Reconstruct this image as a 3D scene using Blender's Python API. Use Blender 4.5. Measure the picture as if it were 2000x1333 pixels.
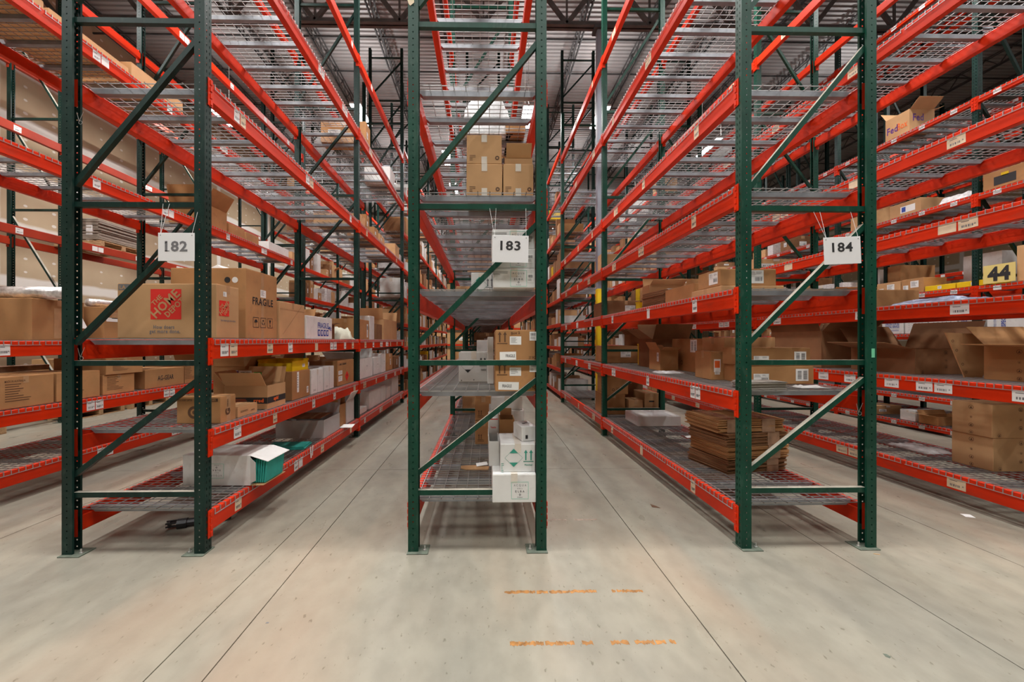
import bpy, math, random
from math import radians, sin, cos, pi
from mathutils import Vector, Matrix
for o in list(bpy.data.objects): bpy.data.objects.remove(o)
S = bpy.context.scene
COL = S.collection

# ------------------------------------------------------------------ camera
F, CX, HY, H, TH = 785.0, 961.6, 665.0, 1.63, radians(1.0)
cam = bpy.data.cameras.new('camera'); co = bpy.data.objects.new('camera', cam); COL.objects.link(co)
co.location = (0, 0, H); co.rotation_euler = (pi/2, 0, -TH)
cam.sensor_width = 36; cam.lens = F/2000*36; cam.shift_x = .0192; cam.shift_y = -.00075
cam.clip_start = .05; cam.clip_end = 200
S.camera = co
def PX(x, Y):                      # world X of image column x at depth Y
    t = (x-CX)/F
    return Y*(sin(TH)+t*cos(TH))/(cos(TH)-t*sin(TH))
def PY(x, X):                      # world Y of image column x on the plane X
    t = (x-CX)/F
    return X*(cos(TH)-t*sin(TH))/(sin(TH)+t*cos(TH))
def PZ(y, X, Y): return H-(y-HY)*(X*sin(TH)+Y*cos(TH))/F

# ------------------------------------------------------------------ light and exposure
W = bpy.data.worlds.new('world'); S.world = W; W.use_nodes = True
W.node_tree.nodes['Background'].inputs[0].default_value = (.80, .86, 1, 1)
W.node_tree.nodes['Background'].inputs[1].default_value = .35
S.view_settings.view_transform = 'Standard'; S.view_settings.look = 'None'
S.view_settings.gamma = 1; S.view_settings.use_curve_mapping = False
S.view_settings.exposure = 0.0
LAMP_W = 112.0                     # watts of one hanging strip lamp
LAMP_COL = (1.0, .985, .955)

# ------------------------------------------------------------------ mesh helpers
class MB:
    def __init__(s): s.v = []; s.f = []; s.m = []
    def add(s, vs, fs, m=0):
        b = len(s.v); s.v += [tuple(p) for p in vs]
        for f in fs: s.f.append(tuple(b+i for i in f)); s.m.append(m)
        return s
    def box(s, x0, x1, y0, y1, z0, z1, m=0):
        return s.add([(x0,y0,z0),(x1,y0,z0),(x1,y1,z0),(x0,y1,z0),(x0,y0,z1),(x1,y0,z1),(x1,y1,z1),(x0,y1,z1)],
                     [(0,3,2,1),(4,5,6,7),(0,1,5,4),(1,2,6,5),(2,3,7,6),(3,0,4,7)], m)
    def cbox(s, x0, x1, y0, y1, z0, z1, c=.004, m=0):      # box with chamfered edges
        X, Y, Z = (x0,x1), (y0,y1), (z0,z1); vs = []; idx = {}
        for i in (0,1):
            for j in (0,1):
                for k in (0,1):
                    px, py, pz = X[i], Y[j], Z[k]; dx, dy, dz = (c,-c)[i], (c,-c)[j], (c,-c)[k]
                    for a, p in enumerate(((px,py+dy,pz+dz),(px+dx,py,pz+dz),(px+dx,py+dy,pz))):
                        idx[(i,j,k,a)] = len(vs); vs.append(p)
        I = lambda i,j,k,a: idx[(i,j,k,a)]
        fs = [(I(0,0,0,0),I(0,0,1,0),I(0,1,1,0),I(0,1,0,0)), (I(1,0,0,0),I(1,1,0,0),I(1,1,1,0),I(1,0,1,0)),
              (I(0,0,0,1),I(1,0,0,1),I(1,0,1,1),I(0,0,1,1)), (I(0,1,0,1),I(0,1,1,1),I(1,1,1,1),I(1,1,0,1)),
              (I(0,0,0,2),I(0,1,0,2),I(1,1,0,2),I(1,0,0,2)), (I(0,0,1,2),I(1,0,1,2),I(1,1,1,2),I(0,1,1,2))]
        for j in (0,1):
            for k in (0,1): fs.append((I(0,j,k,1),I(1,j,k,1),I(1,j,k,2),I(0,j,k,2)))
        for i in (0,1):
            for k in (0,1): fs.append((I(i,0,k,0),I(i,1,k,0),I(i,1,k,2),I(i,0,k,2)))
        for i in (0,1):
            for j in (0,1): fs.append((I(i,j,0,0),I(i,j,1,0),I(i,j,1,1),I(i,j,0,1)))
        for i in (0,1):
            for j in (0,1):
                for k in (0,1): fs.append((I(i,j,k,0),I(i,j,k,1),I(i,j,k,2)))
        return s.add(vs, fs, m)
    def tube(s, p, q, r, n=4, m=0, caps=True, w=None, up=(0,0,1)):    # bar from p to q; w: half width across for flat bars
        p, q = Vector(p), Vector(q); d = (q-p).normalized(); u = Vector(up)
        if abs(d.dot(u)) > .95: u = Vector((1,0,0))
        a = d.cross(u).normalized(); b = a.cross(d).normalized(); vs = []
        w = w or r
        for c in (p, q):
            for i in range(n):
                t = 2*pi*(i+.5)/n; k = math.sqrt(2) if n == 4 else 1
                vs.append(c + a*cos(t)*w*k + b*sin(t)*r*k)
        fs = [(i, (i+1)%n, n+(i+1)%n, n+i) for i in range(n)]
        if caps: fs += [tuple(range(n-1,-1,-1)), tuple(range(n,2*n))]
        return s.add(vs, fs, m)
    def path(s, pts, r, n=4, m=0):
        for a, b in zip(pts, pts[1:]): s.tube(a, b, r, n, m)
        return s
    def lathe(s, prof, n=12, cx=0, cy=0, m=0):
        vs = [(cx+r*cos(2*pi*i/n), cy+r*sin(2*pi*i/n), z) for r, z in prof for i in range(n)]
        fs = [(k*n+i, k*n+(i+1)%n, (k+1)*n+(i+1)%n, (k+1)*n+i) for k in range(len(prof)-1) for i in range(n)]
        fs += [tuple(range(n-1,-1,-1)), tuple((len(prof)-1)*n+i for i in range(n))]
        return s.add(vs, fs, m)
    def prism(s, pts, d, m=0):                             # closed polygon pts (3-D), pushed by vector d
        n = len(pts); d = Vector(d); vs = [Vector(p) for p in pts] + [Vector(p)+d for p in pts]
        return s.add(vs, [tuple(range(n-1,-1,-1)), tuple(range(n,2*n))] + [(i,(i+1)%n,n+(i+1)%n,n+i) for i in range(n)], m)
    def mesh(s, name, mats, smooth=False):
        me = bpy.data.meshes.new(name); me.from_pydata(s.v, [], s.f)
        for m in (mats if isinstance(mats, (list, tuple)) else [mats]): me.materials.append(m)
        me.polygons.foreach_set('material_index', s.m)
        if smooth: me.polygons.foreach_set('use_smooth', [True]*len(s.f))
        me.update(); return me
    def build(s, name, mats, parent=None, loc=(0,0,0), rot=0, smooth=False):
        return link(name, s.mesh(name, mats, smooth), parent, loc, rot)
def link(name, me, parent=None, loc=(0,0,0), rot=0):
    o = bpy.data.objects.new(name, me); COL.objects.link(o); o.location = loc
    o.rotation_euler = rot if isinstance(rot, tuple) else (0,0,rot)
    if parent: o.parent = parent
    return o
def tag(o, label=None, cat=None, group=None, kind=None):
    if label: o['label'] = label
    if cat: o['category'] = cat
    if group: o['group'] = group
    if kind: o['kind'] = kind
    return o
def empty(name, loc, label=None, cat=None, group=None, rot=0, kind=None):
    return tag(link(name, None, None, loc, rot), label, cat, group, kind)

# ------------------------------------------------------------------ materials
def mat(name, rgb, rough=.6, metal=0, var=.0, scale=6, bump=0, spec=.5, dirt=None, dirt_amt=0, objvar=0, trans=0, stretch=(1,1,1), obj=True, emit=None, rvar=0):
    m = bpy.data.materials.new(name); m.use_nodes = True; nt = m.node_tree; N, L = nt.nodes, nt.links
    b = N['Principled BSDF']; b.inputs['Roughness'].default_value = rough; b.inputs['Metallic'].default_value = metal
    b.inputs['Specular IOR Level'].default_value = spec; b.inputs['Base Color'].default_value = (*rgb, 1)
    if trans: b.inputs['Transmission Weight'].default_value = trans; b.inputs['IOR'].default_value = 1.3
    if emit:
        b.inputs['Emission Color'].default_value = (*rgb, 1); b.inputs['Emission Strength'].default_value = emit; return m
    if not (var or bump or dirt or objvar or rvar): return m
    tc = N.new('ShaderNodeTexCoord'); mp = N.new('ShaderNodeMapping'); mp.inputs['Scale'].default_value = stretch
    L.new(tc.outputs['Object'], mp.inputs[0])
    no = N.new('ShaderNodeTexNoise'); no.inputs['Scale'].default_value = scale; no.inputs['Detail'].default_value = 4
    oi = N.new('ShaderNodeObjectInfo'); ad = N.new('ShaderNodeVectorMath'); ad.operation = 'MULTIPLY_ADD'
    L.new(oi.outputs['Random'], ad.inputs[0]); ad.inputs[1].default_value = (17, 31, 11); L.new(mp.outputs[0], ad.inputs[2])
    L.new(ad.outputs[0], no.inputs['Vector'])
    hs = N.new('ShaderNodeHueSaturation'); hs.inputs['Color'].default_value = (*rgb, 1)
    r = N.new('ShaderNodeMapRange'); r.inputs[1].default_value = .3; r.inputs[2].default_value = .7
    r.inputs[3].default_value = 1-var; r.inputs[4].default_value = 1+var; L.new(no.outputs[0], r.inputs[0])
    if objvar:
        r2 = N.new('ShaderNodeMapRange'); r2.inputs[3].default_value = 1-objvar; r2.inputs[4].default_value = 1+objvar*.6
        L.new(oi.outputs['Random'], r2.inputs[0]); mu = N.new('ShaderNodeMath'); mu.operation = 'MULTIPLY'
        L.new(r.outputs[0], mu.inputs[0]); L.new(r2.outputs[0], mu.inputs[1]); L.new(mu.outputs[0], hs.inputs['Value'])
    else: L.new(r.outputs[0], hs.inputs['Value'])
    out = hs.outputs[0]
    if dirt:
        n2 = N.new('ShaderNodeTexNoise'); n2.inputs['Scale'].default_value = scale*2.7; n2.inputs['Detail'].default_value = 6
        L.new(ad.outputs[0], n2.inputs['Vector'])
        cr = N.new('ShaderNodeMapRange'); cr.inputs[1].default_value = .56; cr.inputs[2].default_value = .68; cr.inputs[4].default_value = dirt_amt
        L.new(n2.outputs[0], cr.inputs[0]); mx = N.new('ShaderNodeMixRGB'); mx.inputs[2].default_value = (*dirt, 1)
        L.new(cr.outputs[0], mx.inputs[0]); L.new(out, mx.inputs[1]); out = mx.outputs[0]
    L.new(out, b.inputs['Base Color'])
    if rvar:
        rr = N.new('ShaderNodeMapRange'); rr.inputs[1].default_value=.3; rr.inputs[2].default_value=.7
        rr.inputs[3].default_value = rough-rvar; rr.inputs[4].default_value = rough+rvar
        L.new(no.outputs[0], rr.inputs[0]); L.new(rr.outputs[0], b.inputs['Roughness'])
    if bump:
        bm = N.new('ShaderNodeBump'); bm.inputs['Strength'].default_value = bump; bm.inputs['Distance'].default_value = .01
        L.new(no.outputs[0], bm.inputs['Height']); L.new(bm.outputs[0], b.inputs['Normal'])
    return m
GREEN = mat('green_upright_paint', (.0025,.046,.027), .42, spec=.3, var=.25, scale=9, dirt=(.07,.12,.09), dirt_amt=.22, stretch=(1,1,.35))
DGREEN = mat('dark_green_upright_paint', (.003,.022,.017), .42, spec=.3, var=.3, scale=9, dirt=(.06,.09,.07), dirt_amt=.22, stretch=(1,1,.35))
ORANGE = mat('orange_beam_paint', (.62,.028,.003), .42, spec=.22, var=.14, scale=3, dirt=(.30,.04,.02), dirt_amt=.35, stretch=(2,.5,2))
BROWNRED = mat('rust_red_beam_paint', (.36,.032,.010), .45, spec=.3, var=.14, scale=3)
WIRE = mat('galvanised_wire', (.46,.46,.46), .38, metal=.65)
CHAN = mat('galvanised_channel', (.27,.28,.30), .45, metal=.5, var=.2, scale=8)
BOLT = mat('zinc_bolt', (.6,.6,.58), .35, metal=.8)
PLATE = mat('dusty_base_plate', (.10,.12,.09), .7, var=.3, scale=20)
CARD = mat('corrugated_cardboard', (.43,.222,.092), .82, var=.10, scale=4, objvar=.16, dirt=(.30,.16,.08), dirt_amt=.3, spec=.25)
CARD2 = mat('pale_cardboard', (.53,.31,.150), .82, var=.08, scale=4, objvar=.1, spec=.25)
CARD3 = mat('dark_cardboard', (.25,.125,.06), .85, var=.15, scale=4, objvar=.2, spec=.2)
WCARD = mat('white_coated_cardboard', (.70,.70,.68), .6, var=.06, scale=5, objvar=.06, dirt=(.5,.48,.45), dirt_amt=.3)
TAPE = mat('clear_packing_tape', (.46,.28,.15), .25, var=.1, scale=12)
WTAPE = mat('pale_packing_tape', (.66,.60,.52), .3, var=.1, scale=12)
PAPER = mat('white_paper', (.80,.80,.78), .7)
CREAM = mat('cream_sticker', (.74,.60,.42), .7, var=.1, scale=14)
INK = mat('black_ink', (.02,.02,.022), .6)
GREY_INK = mat('grey_ink', (.16,.16,.17), .6)
BROWN_INK = mat('brown_ink', (.10,.045,.02), .7)
TEAL_INK = mat('teal_ink', (.03,.28,.20), .6)
MINT = mat('mint_ink', (.22,.60,.46), .6)
RED_INK = mat('red_ink', (.68,.02,.012), .6)
ORANGE_INK = mat('orange_ink', (.80,.13,.02), .6)
BLUE_INK = mat('blue_ink', (.02,.06,.35), .6)
PURPLE_INK = mat('purple_ink', (.10,.03,.22), .6)
YELLOW = mat('yellow_plastic', (.75,.50,.01), .4, var=.08, scale=5)
YPAINT = mat('yellow_column_paint', (.78,.55,.01), .5, var=.1, scale=4)
CGREY = mat('grey_column_paint', (.22,.24,.28), .5, var=.1, scale=3)
STEEL = mat('dark_steel_primer', (.045,.044,.046), .6, var=.3, scale=5)
TRUSS = mat('brown_steel_primer', (.075,.066,.062), .6, var=.3, scale=5)
DECKING = mat('white_roof_deck', (.30,.285,.285), .40, metal=.25, var=.1, scale=.5, dirt=(.28,.22,.17), dirt_amt=.12)
TEALF = mat('teal_foam', (.03,.42,.36), .7, var=.1, scale=10)
FILM = mat('clear_plastic_film', (.62,.60,.60), .16, var=.2, scale=14, bump=.8)
BROWNFILM = mat('film_over_cardboard', (.30,.17,.10), .22, var=.35, scale=9, bump=.5)
SILVER = mat('silver_bubble_wrap', (.72,.70,.68), .2, metal=.5, var=.25, scale=22, bump=1)
BLUEBAG = mat('blue_grey_plastic_bag', (.33,.40,.56), .25, var=.3, scale=14, bump=.8)
CLOTH = mat('sage_canvas_cloth', (.50,.50,.40), .9, var=.15, scale=6)
WOOD = mat('pallet_wood', (.42,.26,.13), .85, var=.25, scale=5, stretch=(1,6,6))
BLACKP = mat('black_plastic', (.012,.012,.014), .4)
BUBBLE = mat('white_bubble_wrap', (.78,.79,.80), .35, var=.1, scale=30, bump=.9)
GREENP = mat('dark_green_film', (.02,.10,.04), .2, var=.6, scale=18, bump=.8)
LENS = mat('lamp_lens', (.92,.96,1), emit=14)
WHITEM = mat('white_lamp_housing', (.7,.7,.7), .4)
STRING = mat('white_string', (.6,.6,.58), .6)
SIGN = mat('white_sign_board', (.76,.76,.77), .55)
TAPEF = mat('worn_orange_tape', (.30,.135,.035), .6, var=.5, scale=26)
TAPEG = mat('worn_grey_tape', (.30,.23,.18), .7, var=.35, scale=26)
DUST = mat('dust_on_paint', (.36,.33,.27), .85, var=.2, scale=9)
GTAPE = mat('light_green_tape', (.16,.55,.33), .5)
PURPLE = mat('purple_carton', (.09,.01,.13), .5)
LIME = mat('bright_green_plastic', (.02,.50,.04), .4)

def floor_material():
    m = bpy.data.materials.new('sealed_concrete'); m.use_nodes = True; nt = m.node_tree; N, L = nt.nodes, nt.links; b = N['Principled BSDF']
    g = N.new('ShaderNodeNewGeometry')
    def noise(scale, st=(1,1,1), detail=5):
        mp = N.new('ShaderNodeMapping'); mp.inputs['Scale'].default_value = st; L.new(g.outputs['Position'], mp.inputs[0])
        n = N.new('ShaderNodeTexNoise'); n.inputs['Scale'].default_value = scale; n.inputs['Detail'].default_value = detail; L.new(mp.outputs[0], n.inputs['Vector']); return n
    def ramp(src, stops):
        r = N.new('ShaderNodeValToRGB'); e = r.color_ramp.elements
        e[0].position, e[0].color = stops[0][0], (*stops[0][1],1); e[1].position, e[1].color = stops[1][0], (*stops[1][1],1)
        for p, c in stops[2:]: x = e.new(p); x.color = (*c,1)
        L.new(src, r.inputs[0]); return r
    def mix(t, a, c2, fac=None, f=1):
        x = N.new('ShaderNodeMixRGB'); x.blend_type = t; L.new(a, x.inputs[1]); L.new(c2, x.inputs[2])
        if fac: L.new(fac, x.inputs[0])
        else: x.inputs[0].default_value = f
        return x.outputs[0]
    base = ramp(noise(.9).outputs[0], [(.3,(.248,.226,.182)), (.7,(.280,.268,.220))])
    n2 = ramp(noise(.55,(1.6,.5,1)).outputs[0], [(.35,(.86,.87,.88)), (.65,(1.12,1.08,1.03))])
    n3 = ramp(noise(9,(1,.6,1),8).outputs[0], [(.35,(.90,.90,.90)), (.62,(1.05,1.05,1.05))])
    c = mix('MULTIPLY', base.outputs[0], n2.outputs[0]); c = mix('MULTIPLY', c, n3.outputs[0])
    pink = ramp(noise(.8,(1,.35,1)).outputs[0], [(.50,(0,0,0)), (.70,(.7,.7,.7))])
    pc = N.new('ShaderNodeRGB'); pc.outputs[0].default_value = (.32,.225,.16,1)
    c = mix('MIX', c, pc.outputs[0], pink.outputs[0])
    sp = ramp(noise(38,(1,.5,1),3).outputs[0], [(.66,(1,1,1)), (.72,(.62,.60,.56))])
    c = mix('MULTIPLY', c, sp.outputs[0])
    L.new(c, b.inputs['Base Color'])
    r = N.new('ShaderNodeMapRange'); r.inputs[1].default_value=.3; r.inputs[2].default_value=.7; r.inputs[3].default_value=.26; r.inputs[4].default_value=.46
    L.new(noise(2.2,(2,.7,1)).outputs[0], r.inputs[0]); L.new(r.outputs[0], b.inputs['Roughness'])
    bm = N.new('ShaderNodeBump'); bm.inputs['Strength'].default_value = .12; bm.inputs['Distance'].default_value = .01
    L.new(noise(14).outputs[0], bm.inputs['Height']); L.new(bm.outputs[0], b.inputs['Normal']); b.inputs['Specular IOR Level'].default_value = .4
    return m
CONC = floor_material()
GAP = mat('joint_filler', (.035,.03,.026), .9)

def wall_material():
    m = bpy.data.materials.new('taped_drywall'); m.use_nodes = True; nt = m.node_tree; N, L = nt.nodes, nt.links; b = N['Principled BSDF']; b.inputs['Roughness'].default_value = .9
    g = N.new('ShaderNodeNewGeometry'); sx = N.new('ShaderNodeSeparateXYZ'); L.new(g.outputs['Position'], sx.inputs[0])
    nz = N.new('ShaderNodeTexNoise'); nz.inputs['Scale'].default_value = 1.7; nz.inputs['Detail'].default_value = 5; L.new(g.outputs['Position'], nz.inputs['Vector'])
    def M(op, a, c=None, d=None):
        x = N.new('ShaderNodeMath'); x.operation = op
        for i, v in enumerate((a, c, d)):
            if v is None: continue
            if isinstance(v, (int, float)): x.inputs[i].default_value = v
            else: L.new(v, x.inputs[i])
        return x.outputs[0]
    w = M('MULTIPLY', M('SUBTRACT', nz.outputs[0], .5), .10)
    def band(coord, per, half, soft=.03):
        d = M('ABSOLUTE', M('SUBTRACT', M('FRACT', M('DIVIDE', coord, per)), .5)); d = M('ADD', M('MULTIPLY', d, per), w)
        r = N.new('ShaderNodeMapRange'); L.new(d, r.inputs[0]); r.inputs[1].default_value = half-soft; r.inputs[2].default_value = half+soft
        r.inputs[3].default_value = 1; r.inputs[4].default_value = 0; return r.outputs[0]
    hb = band(M('ADD', sx.outputs[2], .1), 1.22, .12); vb = band(M('ADD', sx.outputs[1], .3), 3.66, .10)
    dy = M('MULTIPLY', M('SUBTRACT', M('FRACT', M('DIVIDE', sx.outputs[1], .61)), .5), .61)
    dz = M('MULTIPLY', M('SUBTRACT', M('FRACT', M('DIVIDE', sx.outputs[2], .305)), .5), .305)
    rr = M('ADD', M('SQRT', M('ADD', M('MULTIPLY', dy, dy), M('MULTIPLY', M('MULTIPLY', dz, dz), 2.2))), M('MULTIPLY', w, .6))
    sp = N.new('ShaderNodeMapRange'); L.new(rr, sp.inputs[0]); sp.inputs[1].default_value = .035; sp.inputs[2].default_value = .05; sp.inputs[3].default_value = .8; sp.inputs[4].default_value = 0
    mask = M('MAXIMUM', M('MAXIMUM', hb, vb), sp.outputs[0])
    tan = N.new('ShaderNodeMixRGB'); tan.inputs[1].default_value = (.43,.315,.20,1); tan.inputs[2].default_value = (.52,.41,.275,1); L.new(nz.outputs[0], tan.inputs[0])
    mx = N.new('ShaderNodeMixRGB'); L.new(M('MULTIPLY', mask, .95), mx.inputs[0]); L.new(tan.outputs[0], mx.inputs[1]); mx.inputs[2].default_value = (.76,.73,.68,1)
    L.new(mx.outputs[0], b.inputs['Base Color']); return m
DRYWALL = wall_material()

# ------------------------------------------------------------------ text
_tc = {}
def text_poly(s, bold=.0):
    k = (s, bold)
    if k in _tc: return _tc[k]
    c = bpy.data.curves.new('t', 'FONT'); c.body = s; c.size = 1; c.offset = bold; c.resolution_u = 2; c.space_character = 1.08; c.align_x = 'CENTER'; c.align_y = 'CENTER'
    o = bpy.data.objects.new('t', c); COL.objects.link(o); dg = bpy.context.evaluated_depsgraph_get(); dg.update()
    me = bpy.data.meshes.new_from_object(o.evaluated_get(dg))
    r = ([tuple(v.co) for v in me.vertices], [tuple(p.vertices) for p in me.polygons])
    bpy.data.objects.remove(o); bpy.data.curves.remove(c); bpy.data.meshes.remove(me)
    vs = r[0]
    if vs:
        x0, x1 = min(v[0] for v in vs), max(v[0] for v in vs); y0, y1 = min(v[1] for v in vs), max(v[1] for v in vs)
        r = ([(v[0]-(x0+x1)/2, v[1]-(y0+y1)/2, 0) for v in vs], r[1], x1-x0, y1-y0)
    _tc[k] = r; return r
class Face:                        # a flat side of a thing: local u,v -> 3-D
    def __init__(s, o, u, v): s.o, s.u, s.v = Vector(o), Vector(u), Vector(v); s.n = s.u.cross(s.v)
    def p(s, a, b, e=.001): return s.o + s.u*a + s.v*b + s.n*e
def faces(w, d, h):
    return {'F': Face((-w/2,-d/2,0),(1,0,0),(0,0,1)), 'R': Face((w/2,-d/2,0),(0,1,0),(0,0,1)),
            'L': Face((-w/2,d/2,0),(0,-1,0),(0,0,1)), 'T': Face((-w/2,-d/2,h),(1,0,0),(0,1,0)), 'B': Face((w/2,d/2,0),(-1,0,0),(0,0,1))}
def d_quad(mb, f, u, v, w, h, m=0, e=.0012, ang=0):
    c, s_ = cos(ang), sin(ang)
    q = [(-w/2,-h/2),(w/2,-h/2),(w/2,h/2),(-w/2,h/2)]
    mb.add([f.p(u+a*c-b*s_, v+a*s_+b*c, e) for a, b in q], [(0,1,2,3)], m)
def d_poly(mb, f, u, v, pts, m=0, e=.0014): mb.add([f.p(u+a, v+b, e) for a, b in pts], [tuple(range(len(pts)))], m)
def d_text(mb, f, u, v, s, size, m=0, ang=0, bold=.02, e=.0022, width=None, sx=1):
    r = text_poly(s, bold)
    if len(r) < 4 or not r[0]: return
    k = size/.72; kx = width/r[2] if width else k*sx
    c, s_ = cos(ang), sin(ang)
    mb.add([f.p(u+x*kx*c-y*k*s_, v+x*kx*s_+y*k*c, e) for x, y, _ in r[0]], r[1], m)
def d_bars(mb, f, u, v, w, h, m=0, seed=1, e=.0022, n=16, vert=False):
    R = random.Random(seed); x = -w/2
    while x < w/2-.001:
        t = R.choice((.4,.7,1.2))*w/n
        if vert: d_quad(mb, f, u, v+x+t/2, h, t, m, e)
        else: d_quad(mb, f, u+x+t/2, v, t, h, m, e)
        x += t + R.choice((.5,.9))*w/n
def d_lines(mb, f, u, v, w, h, n, m=0, seed=2, e=.0022, t=.3):
    R = random.Random(seed)
    for i in range(n):
        y = v+h/2-(i+.5)*h/n; ww = w*R.uniform(.45,1); d_quad(mb, f, u-w/2+ww/2, y, ww, h/n*t, m, e)
def d_ring(mb, f, u, v, r0, r1, m=0, a0=0, a1=2*pi, n=20, e=.0022):
    vs = []
    for i in range(n+1):
        a = a0+(a1-a0)*i/n; vs += [f.p(u+r0*cos(a), v+r0*sin(a), e), f.p(u+r1*cos(a), v+r1*sin(a), e)]
    mb.add(vs, [(2*i,2*i+1,2*i+3,2*i+2) for i in range(n)], m)
def d_arrows(mb, f, u, v, s, m=0, line=True):
    for k in (-1, 1):
        cx = u+k*s*.24; d_quad(mb, f, cx, v, s*.12, s*.75, m, .0022); d_poly(mb, f, cx, v+s*.3, [(-s*.17,0),(s*.17,0),(0,s*.28)], m, .0024)
    if line: d_quad(mb, f, u, v-s*.5, s*.95, s*.06, m, .0022)
def d_icons(mb, f, u, v, s, m=0):                          # umbrella, recycling loop, glass, each in a frame
    for k, t in enumerate((-1.35, 0, 1.35)):
        x = u+t*s
        for a, b, w, h in ((0,.5,1,.05),(0,-.5,1,.05),(-.5,0,.05,1),(.5,0,.05,1)): d_quad(mb, f, x+a*s, v+b*s, w*s, h*s, m, .0022)
        if k == 0:
            d_poly(mb, f, x, v, [(s*.3*cos(a*pi/8), s*.3*sin(a*pi/8)) for a in range(9)], m, .0024); d_quad(mb, f, x, v-.15*s, s*.05, s*.35, m, .0024)
        elif k == 1:
            for j in range(3):
                a = pi/2+j*2*pi/3; d_ring(mb, f, x, v, s*.16, s*.28, m, a-.7, a+.7, 4)
        else:
            d_poly(mb, f, x, v, [(-s*.2,s*.32),(s*.2,s*.32),(s*.05,-s*.02),(-s*.05,-s*.02)], m, .0024); d_quad(mb, f, x, v-.15*s, s*.05, s*.25, m, .0024); d_quad(mb, f, x, v-.3*s, s*.3, s*.06, m, .0024)
def d_diamond(mb, f, u, v, s, m=0, line=True):
    d_poly(mb, f, u, v, [(-s*.48,s*.52),(s*.48,s*.52),(0,s)], m, .0022); d_poly(mb, f, u, v, [(-s*.48,-s*.52),(0,-s),(s*.48,-s*.52)], m, .0022)
    for a, b in (((-s,0),(0,s)),((0,s),(s,0)),((s,0),(0,-s)),((0,-s),(-s,0))):
        dx, dy = b[0]-a[0], b[1]-a[1]; L_ = math.hypot(dx,dy); nx, ny = -dy/L_*s*.012, dx/L_*s*.012
        d_poly(mb, f, u, v, [(a[0]-nx,a[1]-ny),(b[0]-nx,b[1]-ny),(b[0]+nx,b[1]+ny),(a[0]+nx,a[1]+ny)], m, .0026)
def label_part(root, f, u, v, w, h, seed=1, kind='ship', ang=0, paper=None):
    mb = MB(); R = random.Random(seed)
    d_quad(mb, f, u, v, w, h, 0, .0014, ang)
    if kind == 'ship':
        d_lines(mb, f, u-w*.18, v+h*.26, w*.5, h*.34, 5, 1, seed); d_bars(mb, f, u+w*.22, v-h*.18, w*.42, h*.3, 1, seed); d_lines(mb, f, u+w*.25, v+h*.3, w*.35, h*.22, 3, 1, seed+1)
        d_quad(mb, f, u, v+h*.02, w*.9, h*.015, 1, .0022)
    elif kind == 'vert':
        d_bars(mb, f, u, v+h*.2, w*.7, h*.3, 1, seed); d_lines(mb, f, u, v-h*.2, w*.75, h*.3, 4, 1, seed)
    elif kind == 'tall':
        d_bars(mb, f, u+w*.25, v, h*.7, w*.3, 1, seed, vert=True, n=26); d_bars(mb, f, u-w*.2, v, h*.7, w*.3, 1, seed+3, vert=True, n=20)
    elif kind == 'lines': d_lines(mb, f, u, v+h*.05, w*.8, h*.7, 6, 1, seed)
    return mb.build('shipping_label', [paper or PAPER, GREY_INK], root)

# ------------------------------------------------------------------ the building
XW, XE, YN, YS, ZR = -10.6, 24.0, 46.0, -9.0, 10.3
fl = tag(MB().box(XW-.2, XE+.2, YS-.2, YN+.2, -.14, -.03).build('floor', GAP), kind='structure')
jx = [XW, -7.4, -3.98, -1.632, -1.352, 1.243, 2.663, 3.87, 6.5, 9.2, 13, 17, XE]; jy = [YS, -4.6, -.6, 5.08, 9.1, 14.2, 19.3, 25, 31, 38, YN]
for i in range(len(jx)-1):
    for j in range(len(jy)-1):
        g0 = .0035
        MB().box(jx[i]+g0, jx[i+1]-g0, jy[j]+g0*.8, jy[j+1]-g0*.8, -.03, 0).build('concrete_slab', CONC, fl)
tag(MB().box(XW-.2, XW, YS, YN, 0, ZR).build('wall_left', DRYWALL), kind='structure')
tag(MB().box(XE, XE+.2, YS, YN, 0, ZR).build('wall_right', DRYWALL), kind='structure')
tag(MB().box(XW, XE, YN, YN+.2, 0, ZR).build('wall_back', DRYWALL), kind='structure')
tag(MB().box(XW, XE, YS-.2, YS, 0, ZR).build('wall_front', DRYWALL), kind='structure')
mb = MB(); y = YS; P = .152; k = 0; prof = []
while y < YN:
    prof += [(y, ZR), (y+.045, ZR), (y+.06, ZR+.04), (y+.132, ZR+.04)]; y += P
mb.v = [(XW-.2, a, b) for a, b in prof] + [(XE+.2, a, b) for a, b in prof]; n = len(prof)
mb.f = [(i, i+1, n+i+1, n+i) for i in range(n-1)]; mb.m = [0]*(n-1)
ceil = tag(mb.build('ceiling', DECKING), kind='structure')
# open-web joists running away from the camera, resting on joist girders that cross
mb = MB(); z0, z1 = ZR-.40, ZR-.03; ya, yb = YS, YN
for s in (-1, 1):
    mb.box(s*.045-.02, s*.045+.02, ya, yb, z1-.012, z1); mb.box(s*.045-.02, s*.045+.02, ya, yb, z0, z0+.014); mb.box(s*.028-.003, s*.028+.003, ya, yb, z0, z0+.045)
y = ya; k = 0
while y < yb-.3:
    mb.tube((0,y,z0 if k%2 else z1), (0,y+.33,z1 if k%2 else z0), .011, 4, caps=False); y += .33; k += 1
jm = mb.mesh('roof_joist', STEEL)
for k in range(-7, 12): tag(link('trim_%d' % (k+20), jm, None, (2.6+1.83*k, 0, 0)), kind='structure')
mb = MB(); zc, zt = 8.50, 9.82
for s in (-1, 1):
    mb.box(XW, XE, s*.055-.04, s*.055+.04, zc, zc+.012); mb.box(XW, XE, s*.02-.005, s*.02+.005, zc, zc+.13); mb.box(XW, XE, s*.055-.04, s*.055+.04, zt-.012, zt); mb.box(XW, XE, s*.02-.005, s*.02+.005, zt-.09, zt)
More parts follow.
